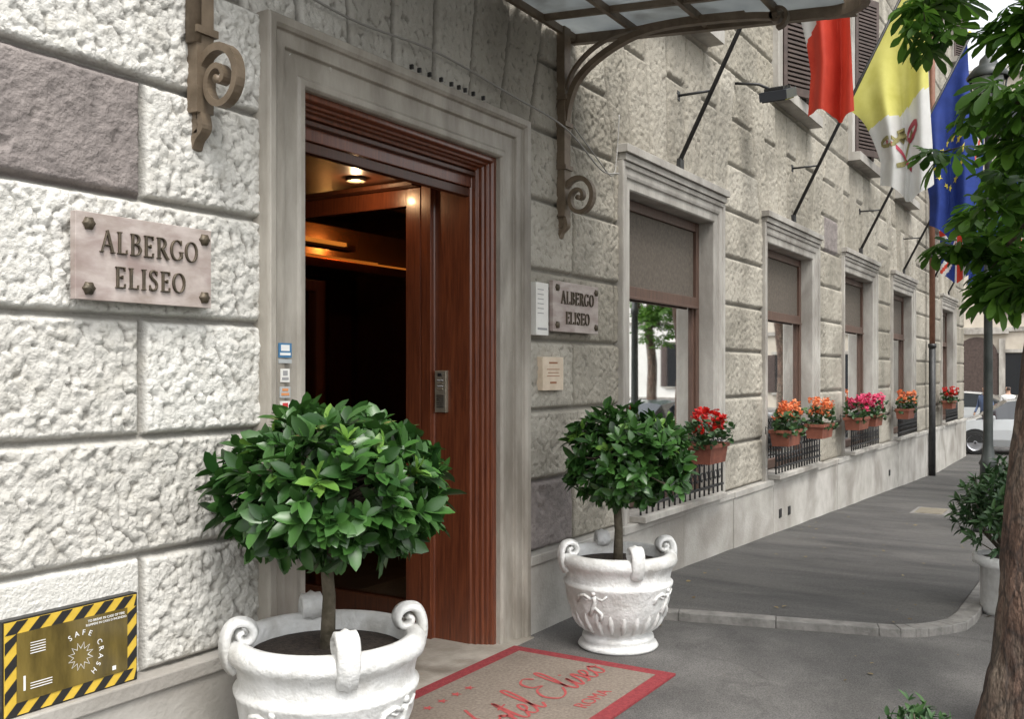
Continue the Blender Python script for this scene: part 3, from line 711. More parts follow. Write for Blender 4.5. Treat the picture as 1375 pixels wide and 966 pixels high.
# ---------------------------------------------------------------- door mat
mb=MB()
mx0,mx1,my0,my1=3.35,5.02,2.04,3.08
mb.box(mx0,mx1,my0,my1,.0,.012,MATR); mb.box(mx0+.085,mx1-.085,my0+.085,my1-.085,.004,.0145,MATB)
def cursive(txt,x0,y0,s):
    D={'H':(.78,[[(0,.72),(.08,.95),(.24,.85),(.2,.45),(.08,.05),(-.08,.02),(-.12,.14)],[(.72,1.0),(.56,.6),(.46,.15),(.54,0),(.68,.12)],[(-.1,.42),(.15,.55),(.45,.5),(.62,.6)]]),
    'o':(.33,[[(.2,.38),(.05,.3),(.02,.1),(.12,0),(.24,.1),(.25,.3),(.16,.4),(.2,.3),(.36,.3)]]),
    't':(.27,[[(-.02,.2),(.14,.8),(.08,.3),(.08,.05),(.17,0),(.28,.15)],[(-.02,.55),(.26,.6)]]),
    'e':(.28,[[(0,.15),(.14,.22),(.2,.34),(.12,.41),(.03,.25),(.05,.04),(.16,0),(.29,.16)]]),
    'l':(.24,[[(0,.15),(.14,.55),(.2,.92),(.12,1),(.06,.7),(.05,.15),(.12,0),(.25,.15)]]),
    'E':(.62,[[(.5,.85),(.36,1),(.14,.9),(.14,.65),(.34,.55),(.1,.5),(-.04,.25),(.1,0),(.35,.03),(.55,.22)]]),
    'i':(.2,[[(0,.15),(.09,.4),(.05,.1),(.1,0),(.21,.15)],[(.13,.56),(.15,.6)]]),
    's':(.26,[[(0,.12),(.13,.44),(.19,.24),(.16,.03),(.03,.01)],[(.1,0),(.27,.15)]]),' ':(.25,[])}
    cur=0
    for k,c in enumerate(txt):
        w,st=D[c]
        for j,p in enumerate(st):
            pp=crom(p,6) if len(p)>2 else p
            pp=[(x0+(cur+a+.25*b)*s,y0+b*s) for a,b in pp]
            zz=.0165+.0004*((k*3+j)%4)
            mb.strip(pp,tw([(a,b) for a,b in pp],.009,.020),lambda u,v,o,z_=zz:(u,v,z_),MATT)
        cur+=w
cursive('Hotel Eliseo',mx0+.27,my0+.34,.31)
for i in range(4):
    cx_,cy_=mx0+.50+i*.12,my1-.22
    vs=[(cx_,cy_,.0168)]+[(cx_+(.034 if k%2==0 else .014)*math.sin(k*math.pi/5),cy_+(.034 if k%2==0 else .014)*math.cos(k*math.pi/5),.0168) for k in range(10)]
    mb.add(vs,[(0,1+k,1+(k+1)%10) for k in range(10)],MATT)
dm=mb.build('door_mat')
o=text('mat_text','ROMA',.105,MATT,(mx0+1.05,my0+.19,.0165),(0,0,0),.0005); o.parent=dm
# ---------------------------------------------------------------- urns with bay trees
def urn(mb,c,k,hd0):
    prof=[(.02,0.0),(.235,0),(.245,.012),(.235,.03),(.21,.04),(.22,.055),(.215,.075),(.185,.085),(.19,.10),(.232,.13),(.275,.20),(.308,.29),(.325,.375),(.332,.385),(.334,.40),(.322,.41),(.316,.42),(.322,.46),(.332,.495),(.352,.51),(.358,.53),(.355,.555),(.338,.575),(.318,.58),(.295,.575),(.287,.55),(.28,.50)]
    def fn(r,z,t):
        z=z/k; r0=r
        if .12<z<.30: r0=r*(1+.018*abs(math.sin(9*t)))
        return r0*(1+.004*math.sin(3*t+z*9))
    mb.lathe([(r*k,z*k) for r,z in prof],c,POT,72,fn)
    mb.lathe([(.001,.515*k),(.15*k,.53*k),(.283*k,.51*k)],c,SOIL,24)
    for i in range(22):
        a=2*math.pi*i/22; 
        pts=[]
        for j in range(8):
            t=j/7; z=.115+.15*t; r=(.212+ .078*t**.7+.006*math.sin(math.pi*t)); pts.append((c[0]+k*r*math.cos(a),c[1]+k*r*math.sin(a),c[2]+k*z))
        mb.tube(pts,[k*.020*math.sin(math.pi*(.15+.8*j/7)) for j in range(8)],POT,6)
    for q in range(4):
        a0=math.pi/4+q*math.pi/2+hd0
        def P(u,v,r=.0):
            zz=.33+v; rr=.312+ (zz-.30)*.20+r; return (c[0]+k*rr*math.cos(a0+u/.3),c[1]+k*rr*math.sin(a0+u/.3),c[2]+k*zz)
        for pts,r in(([(0,.03),(.005,0),(-.01,-.04),(-.035,-.09)],.014),([(.0,-.04),(.04,-.075),(.03,-.12)],.011),([(0,.02),(.05,.01),(.075,.035)],.007),([(0,.02),(-.05,.0),(-.08,.02)],.007),([(-.02,.01),(-.06,.03),(-.1,.02),(-.12,-.02)],.011)):
            mb.tube([P(*p) for p in pts],[k*r]*len(pts),POT,6)
        mb.tube([P(0,.035),P(0,.055)],[k*.014,k*.011],POT,8)
    for a in (hd0,hd0+math.pi/2,hd0+math.pi,hd0+1.5*math.pi):
        ca,sa=math.cos(a),math.sin(a); w=.045*k
        path=[(.325,.47),(.346,.50),(.358,.54),(.358,.59),(.340,.63),(.308,.642),(.275,.63),(.262,.60),(.278,.572),(.305,.575),(.315,.60),(.298,.61)]
        path=crom(path,5); n=len(path)
        prof2=[(-1,-.3),(-.8,.6),(-.35,.55),(0,1),(.35,.55),(.8,.6),(1,-.3),(0,-1)]
        vs=[]
        for i,(r,z) in enumerate(path):
            d=Vector(path[min(i+1,n-1)])-Vector(path[max(i-1,0)]); d.normalize(); nr_=Vector((d.y,-d.x))
            th=.026*k*(1-.45*i/n)
            for u,v in prof2:
                rr=r*k+nr_.x*v*th; zz=z*k+nr_.y*v*th; ww=u*w*(.85+.15*math.sin(math.pi*i/n))
                vs.append((c[0]+rr*ca-ww*sa,c[1]+rr*sa+ww*ca,c[2]+zz))
        m=len(prof2)
        mb.add(vs,[(i*m+j,i*m+(j+1)%m,(i+1)*m+(j+1)%m,(i+1)*m+j) for i in range(n-1) for j in range(m)]+[tuple(range(m)),tuple(range((n-1)*m,n*m))],POT,True)
def rosettes(centers,dirs,nl,ls,tmpl,mat,spread=1.0,rng=None):
    R_=[];T=[];N_=[];S=[]
    for c,d in zip(centers,dirs):
        d=Vector(d).normalized(); a=d.orthogonal().normalized(); b=d.cross(a); ph=random.random()*6.28
        for i in range(nl):
            t=ph+i*2.4; el=random.uniform(.35,1.25)*spread
            v=(d*math.cos(el)+(a*math.cos(t)+b*math.sin(t))*math.sin(el)).normalized()
            base=Vector(c)-d*random.uniform(0,.06)
            R_.append(v); T.append(base); N_.append(d+Vector((0,0,.4))+Vector((random.gauss(0,.3),random.gauss(0,.3),random.gauss(0,.3)))); S.append(ls*random.uniform(.6,1.15))
    if not T: return (tmpl[0],tmpl[1],np.zeros((0,3,3)),np.zeros((0,3)),mat)
    return (tmpl[0],tmpl[1],basis(np.array([tuple(v) for v in R_]),np.array([tuple(v) for v in N_]),np.array(S)),np.array([tuple(v) for v in T]),mat)
def bay_tree(name,c,k,cz_,rx,rz,nros,ls,ox,oy,hd0):
    e=empty(name); mb=MB(); urn(mb,c,k,hd0); mb.build('urn',e)
    mb=MB(); zt=cz_-rz*.2; fx,fy=c[0]+ox,c[1]+oy
    mb.tube([(c[0],c[1],c[2]+.5*k),(c[0]+.012,c[1],c[2]+.7*k),(c[0]-.01,c[1]+.01,cz_-rz*.5),(c[0],c[1],zt+.1)],[.032,.026,.024,.016],TWIG,10)
    C=[];D=[];C2=[];D2=[]
    for i in range(nros):
        th=random.uniform(0,2*math.pi); u=random.uniform(-1,1); ph=math.acos(u)
        d=Vector((math.sin(ph)*math.cos(th),math.sin(ph)*math.sin(th),math.cos(ph)))
        lump=1+.08*math.sin(3*th+c[0]*5)*math.sin(ph)+.07*math.sin(5*th+2*ph)+random.uniform(-.07,.08)
        rr=lump*(random.choice([1,1,1,.9,.78,.6]))
        sq=abs(d.z)**.8*math.copysign(1,d.z)
        zz=sq*rz*(1.0 if d.z>0 else .85)
        p=Vector((fx+d.x*rx*rr,fy+d.y*rx*rr,cz_+zz*rr))
        dd=(d+Vector((0,0,.35))).normalized()
        (C2 if (d.z>.1 and random.random()<.10) else C).append(p); (D2 if len(D2)<len(C2) else D).append(dd)
        if i%5==0:
            s=Vector((c[0],c[1],zt)); mb.tube([s,s.lerp(p,.5)+Vector((0,0,.03)),p],[.009,.006,.003],TWIG,5)
    mb.build('trunk_and_branches',e)
    t=leaf_t(.25,.16,ws=(.06,.72,1,.72,.06),fold=.08)
    scatter('leaves',[rosettes(C,D,8,ls,t,BAY),rosettes(C2,D2,5,ls*.8,t,BAYN)],e)
bay_tree('potted_bay_tree',(2.92,2.67,0),1.095,1.19,.415,.30,350,.105,.03,-.02,-2.2)
bay_tree('potted_bay_tree.001',(5.40,2.57,0),1.0,1.13,.36,.29,330,.09,.05,-.05,-2.36)
def shrub(name,c,potr,poth,pz,r,n,ls):
    e=empty(name); mb=MB()
    mb.lathe([(.001,0),(potr*.72,0),(potr*.78,.03),(potr*.8,poth*.8),(potr,poth*.85),(potr,poth),(potr*.86,poth),(potr*.84,poth*.9)],c,POT,28)
    mb.lathe([(.001,poth*.93),(potr*.85,poth*.92)],c,SOIL,16); mb.build('pot',e)
    C=[];D=[]
    for i in range(n):
        th=random.uniform(0,6.28);u=random.uniform(-.6,1);ph=math.acos(u); d=Vector((math.sin(ph)*math.cos(th),math.sin(ph)*math.sin(th),math.cos(ph)))
        C.append(Vector((c[0],c[1],pz))+d*r*random.uniform(.45,1.1)); D.append(d+Vector((0,0,.4)))
    scatter('leaves',[rosettes(C,D,7,ls,leaf_t(.17,.2),GRASSL)],e)
    mb=MB()
    for p in C[::4]: mb.tube([(c[0],c[1],c[2]+poth*.9),p],[.006,.003],TWIG,4)
    mb.build('stems',e)
shrub('potted_shrub',(7.75,.62,gz(7.7)),.24,.42,.66,.36,230,.085)
shrub('potted_shrub.001',(3.86,.60,0),.17,.26,.31,.14,60,.055)
def flowerbox(name,xc,w,pm,y0=2.85,y1=3.06,zt=1.06):
    e=empty(name); mb=MB()
    a,b=xc-w/2,xc+w/2; d=.018
    vs=[(a+d,y0+d,zt-.17),(b-d,y0+d,zt-.17),(b-d,y1-d,zt-.17),(a+d,y1-d,zt-.17),(a,y0,zt-.02),(b,y0,zt-.02),(b,y1,zt-.02),(a,y1,zt-.02)]
    mb.add(vs,[(0,3,2,1),(0,1,5,4),(1,2,6,5),(2,3,7,6),(3,0,4,7)],TERRA)
    mb.box(a-.012,b+.012,y0-.012,y0+.006,zt-.035,zt,TERRA);mb.box(a-.012,b+.012,y1-.006,y1+.012,zt-.035,zt,TERRA);mb.box(a-.012,a+.006,y0+.007,y1-.007,zt-.035,zt,TERRA);mb.box(b-.006,b+.012,y0+.007,y1-.007,zt-.035,zt,TERRA)
    mb.box(a+.01,b-.01,y0+.01,y1-.01,zt-.04,zt-.025,SOIL)
    mb.tube([(a+.05,y1,zt-.01),(a+.05,3.12,zt+.03),(a+.05,3.12,zt-.05)],.006,BLACKIRON,5);mb.tube([(b-.05,y1,zt-.01),(b-.05,3.12,zt+.03),(b-.05,3.12,zt-.05)],.006,BLACKIRON,5)
    mb.build('box',e)
    C=[];D=[];C2=[];D2=[]
    for i in range(60):
        p=Vector((random.uniform(a-.05,b+.05),random.uniform(y0-.04,y1+.02),zt+random.uniform(-.05,.2))); C.append(p); D.append(Vector((random.gauss(0,.5),random.gauss(-.2,.5),1)))
    for i in range(40):
        th=random.uniform(0,6.28)
        p=Vector((xc+(w*.55)*math.cos(th)*random.random()**.5,(y0+y1)/2-.03+.14*math.sin(th)*random.random()**.5,zt+random.uniform(.13,.31))); C2.append(p); D2.append(Vector((random.gauss(0,.5),random.gauss(-.3,.5),1)))
    scatter('foliage',[rosettes(C,D,5,.06,leaf_t(.4,.1),GRASSL)],e)
    scatter('blossoms',[rosettes(C2,D2,12,.038,leaf_t(.45,.2),pm,1.4)],e)
for i,(x,w,m) in enumerate([(8.0,.42,FLR),(10.35,.45,FLO),(11.75,.5,FLO),(13.75,.6,FLP),(14.75,.5,FLP),(17.4,.6,FLO),(22.6,.6,FLR)]):
    flowerbox('flower_box' if i==0 else 'flower_box.%03d'%i,x,w,m)
# ---------------------------------------------------------------- flags
def flagobj(name,xc,colorf,ex=None,seed=0,bot=3.66,s0=.80,s1=1.47,b0=1.10,b1=1.52):
    sl=1.95; z0=3.46
    e=empty(name); mb=MB()
    tip=(1.50,z0+1.50*sl)
    mb.tube([(xc,WY,z0-.02),(xc,WY-tip[0],tip[1])],[.02,.016],BLACKIRON,10)
    mb.lathe([(.001,.1),(.02,.08),(.03,.05),(.02,.02),(.012,0)],(xc,WY-tip[0],tip[1]),GOLDY,10)
    mb.tube([(xc,WY,4.06),(xc,WY-.31,4.06)],.012,BLACKIRON,6)
    mb.box(xc-.04,xc+.04,WY-.05,WY+.02,z0-.1,z0+.05,BLACKIRON); mb.box(xc-.03,xc+.03,WY-.02,WY+.02,4.02,4.1,BLACKIRON)
    mb.build('pole',e)
    def P(a,v):
        st=s0+(s1-s0)*a; zt=z0+st*sl
        zb=bot+.22*abs(a-.45)+.07*math.sin(5*a+seed)
        w=min(1,v*1.25)**.8
        sm=b0+(b1-b0)*(.5+(a-.5)*(.75+.25*v))
        s=st*(1-w)+sm*w
        z=zt*(1-v)+zb*v-.25*math.sin(math.pi*v)*(a-.5)
        am=min(1,v*2.0)
        ph=9.5*a+seed+1.6*v
        x=xc+.11*am*math.sin(ph)+.035*am*math.sin(21*a+seed*2+4*v)-.08*v*math.sin(2*v+seed)
        s+=.035*am*math.cos(ph*1.0+.6)
        return Vector((x,WY-s,z))
    na,nv=56,80; vs=[P(i/na,j/nv) for j in range(nv+1) for i in range(na+1)]
    allf=[];ms=[];mats=[]
    for j in range(nv):
        for i in range(na):
            m=colorf((i+.5)/na,(j+.5)/nv)
            if m not in mats: mats.append(m)
            allf.append((j*(na+1)+i,j*(na+1)+i+1,(j+1)*(na+1)+i+1,(j+1)*(na+1)+i)); ms.append(mats.index(m))
    qmesh('cloth',np.array([tuple(v) for v in vs]),np.array(allf),mats,np.array(ms),e,True)
    def onf(a,v,o,sg=1):
        a=min(max(a,.01),.99); d=.004
        p=P(a,v); n=(P(a+d,v)-P(a-d,v)).cross(P(a,min(v+d,1))-P(a,v-d)).normalized()
        if n.x>0: n=-n
        return p+n*.006*sg
    if ex: 
        mb=MB()
        for sg in(1,-1): ex(mb,lambda u,v,o,s_=sg:onf(u,v,o,s_))
        mb.build('emblem',e)
flagobj('italian_flag',7.9,lambda a,v:GREEN if v<.30 else (FWHITE if v<.60-.12*(a-.5) else RED),None,0,3.62,b0=1.14,b1=1.50)
def keys(mb,f):
    L=lambda p,w,m: mb.strip(p,w,f,m)
    L([(.2+.06*i,.66+.022*i) for i in range(9)],.035,KEYR)
    L([(.75-.06*i,.66+.022*i) for i in range(9)],.03,KEYG)
    for cx_,cy_,m in((.22,.66,KEYG),(.73,.66,KEYR),(.47,.62,KEYG)):
        L([(cx_+.1*math.cos(t*.6),cy_+.03*math.sin(t*.6)) for t in range(12)],.03,m)
    L([(.33+.028*i,.66-.05*math.sin(math.pi*i/10)) for i in range(11)],.03,KEYG)
    L([(.35,.64),(.6,.64)],.02,KEYG); L([(.36,.60),(.58,.60)],.016,KEYG)
flagobj('vatican_flag',11.42,lambda a,v:YELL if v<.50+.10*(a-.5) else FWHITE,keys,1.3,3.60,s0=.62,s1=1.46,b0=1.02,b1=1.52)
def stars(mb,f):
    for i in range(12):
        a=i*math.pi/6; cx_,cy_=.5+.32*math.cos(a),.5+.15*math.sin(a)
        vs=[f(cx_+(.06 if k%2==0 else .025)*math.sin(k*math.pi/5),cy_+(.026 if k%2==0 else .011)*math.cos(k*math.pi/5),0) for k in range(10)]
        c0=f(cx_,cy_,0); mb.add([c0]+vs,[(0,1+k,1+(k+1)%10) for k in range(10)],GOLDY)
flagobj('european_union_flag',15.02,lambda a,v:BLUE,stars,2.1,3.62,b0=.98,b1=1.58)
def uk(a,v):
    x,y=a-.5,(v-.5)*1.9
    if abs(x)<.07 or abs(y)<.09: return RED
    if abs(x)<.13 or abs(y)<.16: return FWHITE
    d=abs(abs(x)*1.9-abs(y))
    return RED if d<.05 else (FWHITE if d<.16 else BLUE)
flagobj('british_flag',18.52,uk,None,3.0,3.30,s0=.55,s1=1.35,b0=.62,b1=1.30)
flagobj('american_flag',24.15,lambda a,v:BLUE if (v<.4 and a>.45) else (RED if int(a*13)%2==0 else FWHITE),None,4.2,3.4,b0=.7,b1=1.6)
flagobj('european_union_flag.001',21.6,lambda a,v:BLUE,stars,5.2,3.4,b0=.7,b1=1.6)
mb=MB()
R=Matrix.Rotation(math.radians(-18),3,'Y')
fx=-.45
mb.tube([(9.85+fx,3.2,4.55),(9.85+fx,2.95,4.50),(10.0+fx,2.85,4.46)],.014,BLACKIRON,8)
mb.box(9.85+fx,10.22+fx,2.68,2.95,4.38,4.47,M('floodlight_body',(.035,.04,.05),None,rough=.4),R)
mb.box(9.88+fx,10.19+fx,2.70,2.93,4.366,4.379,DARK,R)
for i in range(6): mb.box(9.9+fx+i*.05,9.915+fx+i*.05,2.72,2.91,4.47,4.50,BLACKIRON,R,(10.035+fx,2.815,4.42))
mb.build('floodlight')
mb=MB()
CAB=M('cable_grey',(.3,.29,.27),None,rough=.6)
mb.tube(crom([(2.9,3.14,3.44),(3.6,3.15,3.39),(4.3,3.14,3.42),(5.1,3.15,3.38),(5.7,3.10,3.30),(6.3,3.13,3.13),(6.62,3.14,3.16)],8),.006,CAB,6)
mb.tube(crom([(5.85,3.12,3.35),(6.2,3.12,3.2),(6.5,3.14,3.12),(6.60,3.15,3.3),(6.62,3.14,3.6)],8),.005,CAB,6)
mb.build('wall_cable')
# ---------------------------------------------------------------- street lamp
mb=MB(); c=(12.2,1.19,gz(12.2)+.045)
mb.lathe([(.001,0),(.16,0),(.16,.05),(.13,.08),(.12,.35),(.135,.37),(.10,.42),(.085,.75),(.10,.78),(.075,.83),(.052,1.0),(.045,2.6),(.055,2.62),(.055,2.68),(.042,2.7),(.038,4.55),(.06,4.57),(.06,4.62),(.03,4.66)],c,LAMPB,20)
for sgn in(-1,1): mb.tube([(c[0],c[1]+sgn*.02,c[2]+4.3),(c[0],c[1]+sgn*.22,c[2]+4.36)],.014,LAMPB,6)
for k in range(4):
    a=k*math.pi/2+.4
    mb.tube([(c[0]+.03*math.cos(a),c[1]+.03*math.sin(a),c[2]+4.55),(c[0]+.14*math.cos(a),c[1]+.14*math.sin(a),c[2]+4.72),(c[0]+.2*math.cos(a),c[1]+.2*math.sin(a),c[2]+5.15)],.011,LAMPB,6)
mb.lathe([(.07,4.70),(.13,4.72),(.185,5.14)],c,LGLASS,6)
mb.lathe([(.22,5.14),(.23,5.17),(.16,5.26),(.10,5.30),(.09,5.36),(.05,5.40),(.02,5.44),(.03,5.48),(.001,5.53)],c,LAMPB,12)
mb.build('street_lamp')
# ---------------------------------------------------------------- trees
pal_v=[];pal_f=[]
for i in range(7):
    a=math.radians(-105+35*i); L_=(.55,.8,.97,1.05,.97,.8,.55)[i]
    v,f=leaf_t(.17*L_,.30*L_,(0,.35,.72,.9,1),(.06,.45,1,.7,.02),.04); o=len(pal_v)
    for x,y,z in v:
        y*=L_; pal_v.append((x*math.cos(a)+y*math.sin(a),-x*math.sin(a)+y*math.cos(a),z*1.0))
    pal_f+=[tuple(q+o for q in g) for g in f]
def tree(name,trunk,radii,branches,boughs,ls):
    e=empty(name); mb=MB()
    pts=crom(trunk,16); n=len(pts); m=40; vs=[]
    rr=np.interp(np.linspace(0,1,n),np.linspace(0,1,len(radii)),radii)
    for i,p in enumerate(pts):
        for k in range(m):
            t=2*math.pi*k/m
            r=rr[i]*(1+.10*(float(fbm(np.array(t*3.),np.array(p[2]*2.),3))-.5)+.20*(float(fbm(np.array(k*.9),np.array(p[2]*6.),8,3))-.5)+ (.25*math.exp(-(p[2])*5) if i<12 else 0))
            vs.append((p[0]+r*math.cos(t),p[1]+r*math.sin(t),p[2]))
    mb.add(vs,[(i*m+k,i*m+(k+1)%m,(i+1)*m+(k+1)%m,(i+1)*m+k) for i in range(n-1) for k in range(m)],BARK,True)
    for b in branches: mb.tube(crom(b[0],6),list(np.linspace(b[1],b[2],(len(b[0])-1)*6+1)),BARK,9)
    C=[];D=[];N_=[];S=[]
    for (cx_,cy_,cz2,rx,ry,rz,cnt) in boughs:
        cen=Vector((cx_,cy_,cz2))
        for j in range(cnt):
            d=Vector((random.gauss(0,1),random.gauss(0,1),random.gauss(0,1))).normalized()*random.random()**.4
            p=cen+Vector((d.x*rx,d.y*ry,d.z*rz)); th=random.uniform(0,6.28)
            C.append(tuple(p)); D.append((math.cos(th)+.5*d.x,math.sin(th)+.5*d.y,random.uniform(-.7,.05))); N_.append((random.gauss(0,.35),random.gauss(0,.35),1)); S.append(ls*random.uniform(.6,1.15))
            if j%4==0: mb.tube([cen,p],[.008,.003],TWIG,4)
    mb.build('trunk_and_limbs',e)
    scatter('leaves',[(pal_v,pal_f,basis(np.array(D),np.array(N_),np.array(S)),np.array(C),CHEST)],e)
def W(px,py,d):   # design-time conversion used only to write down bough centres
    t=(px-687.5)/1305; r=t*d; return (.8511*d+.5250*r,.5250*d-.8511*r,1.67+(500-py)/1305*d)
def B(px,py,d,r,n,rz=None): return (*W(px,py,d),r,r,rz or r*.7,n)
tx,ty=W(1400,500,4.35)[:2]
tree('chestnut_tree',[(tx-.02,ty,-.1),(tx,ty,.5),(tx+.05,ty-.03,1.2),(tx+.12,ty-.12,2.0),(tx+.18,ty-.26,3.0),(tx+.2,ty-.35,4.2)],[.24,.19,.175,.17,.16,.13],
 [([(tx+.18,ty-.25,2.9),(tx+.5,ty-.25,3.6),(tx+1.2,ty-.3,4.4)],.08,.02),([(tx+.18,ty-.3,3.3),(tx-.3,ty-.5,4.6),(tx-.9,ty-.4,5.6)],.08,.02),([(tx+.2,ty-.35,4.1),(tx+.2,ty-.9,5.2),(tx+.5,ty-1.6,6)],.1,.03),([(tx+.2,ty-.35,4.1),(tx+.2,ty-.4,5.2),(tx+.3,ty-.4,6.3)],.11,.03),([(tx+.12,ty-.15,2.2),(tx+.6,ty+.0,2.5),W(1352,330,6.0)],.035,.01)],
 [B(1245,40,5.6,.15,12),B(1262,0,6.0,.20,24),B(1385,40,5.5,.26,44),B(1350,-110,5.5,.45,60),B(1385,140,5.2,.30,46),B(1378,205,6.2,.26,30),B(1380,270,5.6,.30,42),B(1356,335,6.2,.25,36),B(1375,375,5.8,.22,34),B(1285,332,6.2,.20,12,.05),B(1262,205,6.4,.18,8,.05),B(1325,285,6.6,.17,12),B(1315,160,6.0,.10,5),B(1340,395,6.0,.12,8),
  (tx+.3,ty-1.8,5.2,1.6,1.2,1.0,200),(tx+1.9,ty-1.6,4.6,1.2,1.0,1.1,200),(tx+.6,ty-1.0,6.8,1.9,1.3,.9,180)],.215)
def simple_tree(name,tx,ty,boughs,ls):
    tree(name,[(tx,ty,-.6),(tx,ty,.8),(tx+.05,ty,2),(tx,ty-.1,3.2),(tx,ty,4.5)],[.22,.17,.16,.14,.12],
     [([(tx,ty,3.2),(tx+.5,ty+.4,4.2),(tx+1.2,ty+.8,5)],.09,.03),([(tx,ty,3.3),(tx-.6,ty-.5,4.2),(tx-1.4,ty-.9,5)],.09,.03)],boughs,ls)
tx2,ty2=16.5,.2
simple_tree('chestnut_tree.001',tx2,ty2,[(tx2,ty2-.4,5.2,1.9,1.3,1.3,260),(tx2+2,ty2-.6,5.4,1.6,1.3,1.2,170),(tx2-1.2,ty2-1.2,4.8,1.3,1.2,1.2,150),(tx2,ty2-.2,3.7,1.0,.8,.5,60)],.21)
tx3,ty3=27.5,-1.2
simple_tree('chestnut_tree.002',tx3,ty3,[(tx3,ty3+.6,5.4,2.4,2.2,1.7,340),(tx3+2,ty3+2.6,6.4,2.2,2.0,1.5,260)],.24)
simple_tree('chestnut_tree.003',30.0,-6.3,[(30,-6.0,4.9,1.7,1.4,1.7,330),(29.5,-5.8,3.2,1.0,.8,.8,90)],.28)
# ---------------------------------------------------------------- cars
def car(name,loc,yaw,paint):
    mb=MB()
    st=[(-2.1,.40,.72,.72,.60),(-2.02,.28,.80,.82,.76),(-1.6,.22,.92,.98,.83),(-1.35,.22,.94,1.15,.84),(-.75,.22,.95,1.44,.85),(0,.22,.95,1.49,.86),(.55,.22,.94,1.42,.86),(1.15,.22,.92,1.02,.85),(1.3,.22,.91,.95,.84),(1.8,.24,.82,.84,.80),(2.05,.30,.68,.70,.72),(2.12,.38,.58,.60,.60)]
    vs=[]
    for x,zb,zbelt,zr,w in st:
        g=.74 if zr-zbelt>.15 else .93
        vs+=[(x,-w*.9,zb),(x,-w,zb+.18),(x,-w,(zb+zbelt)/2+.08),(x,-w*.96,zbelt),(x,-w*g,zr-.03),(x,-w*g*.6,zr),(x,w*g*.6,zr),(x,w*g,zr-.03),(x,w*.96,zbelt),(x,w,(zb+zbelt)/2+.08),(x,w,zb+.18),(x,w*.9,zb)]
    n=12
    for i in range(len(st)-1):
        for k in range(n):
            m=paint
            if k in(3,7) and 2<=i<=7: m=CARGL
            if k in(4,5,6) and i in(3,6): m=CARGL
            mb.add([vs[i*n+k],vs[i*n+(k+1)%n],vs[(i+1)*n+(k+1)%n],vs[(i+1)*n+k]],[(0,1,2,3)],m,False)
    mb.add(vs[:n],[tuple(range(n))],paint);mb.add(vs[-n:],[tuple(range(n))],paint)
    for x in(-1.3,1.32):
        for s in(-1,1):
            y0,y1=s*.66,s*.875
            ring=[(x+r*math.cos(t*math.pi/12),y,.31+r*math.sin(t*math.pi/12)) for r,y in((.31,y0),(.31,y1),(.21,y1+s*.005),(.19,y1-s*.02),(.03,y1-s*.005)) for t in range(24)]
            mb.add(ring,[(j*24+t,j*24+(t+1)%24,(j+1)*24+(t+1)%24,(j+1)*24+t) for j in range(2) for t in range(24)],TYRE,True)
            mb.add(ring,[(j*24+t,j*24+(t+1)%24,(j+1)*24+(t+1)%24,(j+1)*24+t) for j in(2,3) for t in range(24)],HUB,True)
            arch=[(x+.37*math.cos(math.pi*t/12),s*.868,.31+.37*math.sin(math.pi*t/12)) for t in range(13)]
            mb.add(arch,[tuple(range(13))],HAZB)
    for s in(-1,1):
        mb.box(2.0,2.1,s*.45-.14,s*.45+.14,.56,.66,LGLASS); mb.box(-2.1,-2.03,s*.55-.1,s*.55+.1,.62,.78,KEYR); mb.box(.85,1.0,s*.93-.07,s*.93+.07,.93,1.03,paint)
        mb.box(-.18,-.12,s*.72-.1,s*.72+.1,.95,1.40,paint)
    ob=mb.build(name,None,.02); ob.location=loc; ob.rotation_euler=(0,0,yaw); return ob
car('parked_car',(29.2,1.9,-.5),math.radians(100),CARW)
car('parked_car.001',(20.5,-2.2,-.45),math.radians(2),CARD)
car('parked_car.002',(26,-2.3,-.5),math.radians(0),CARW)
car('parked_car.003',(38,4.5,-.5),math.radians(80),CARW)
car('parked_car.004',(14.5,-2.4,-.27),math.radians(181),CARD)
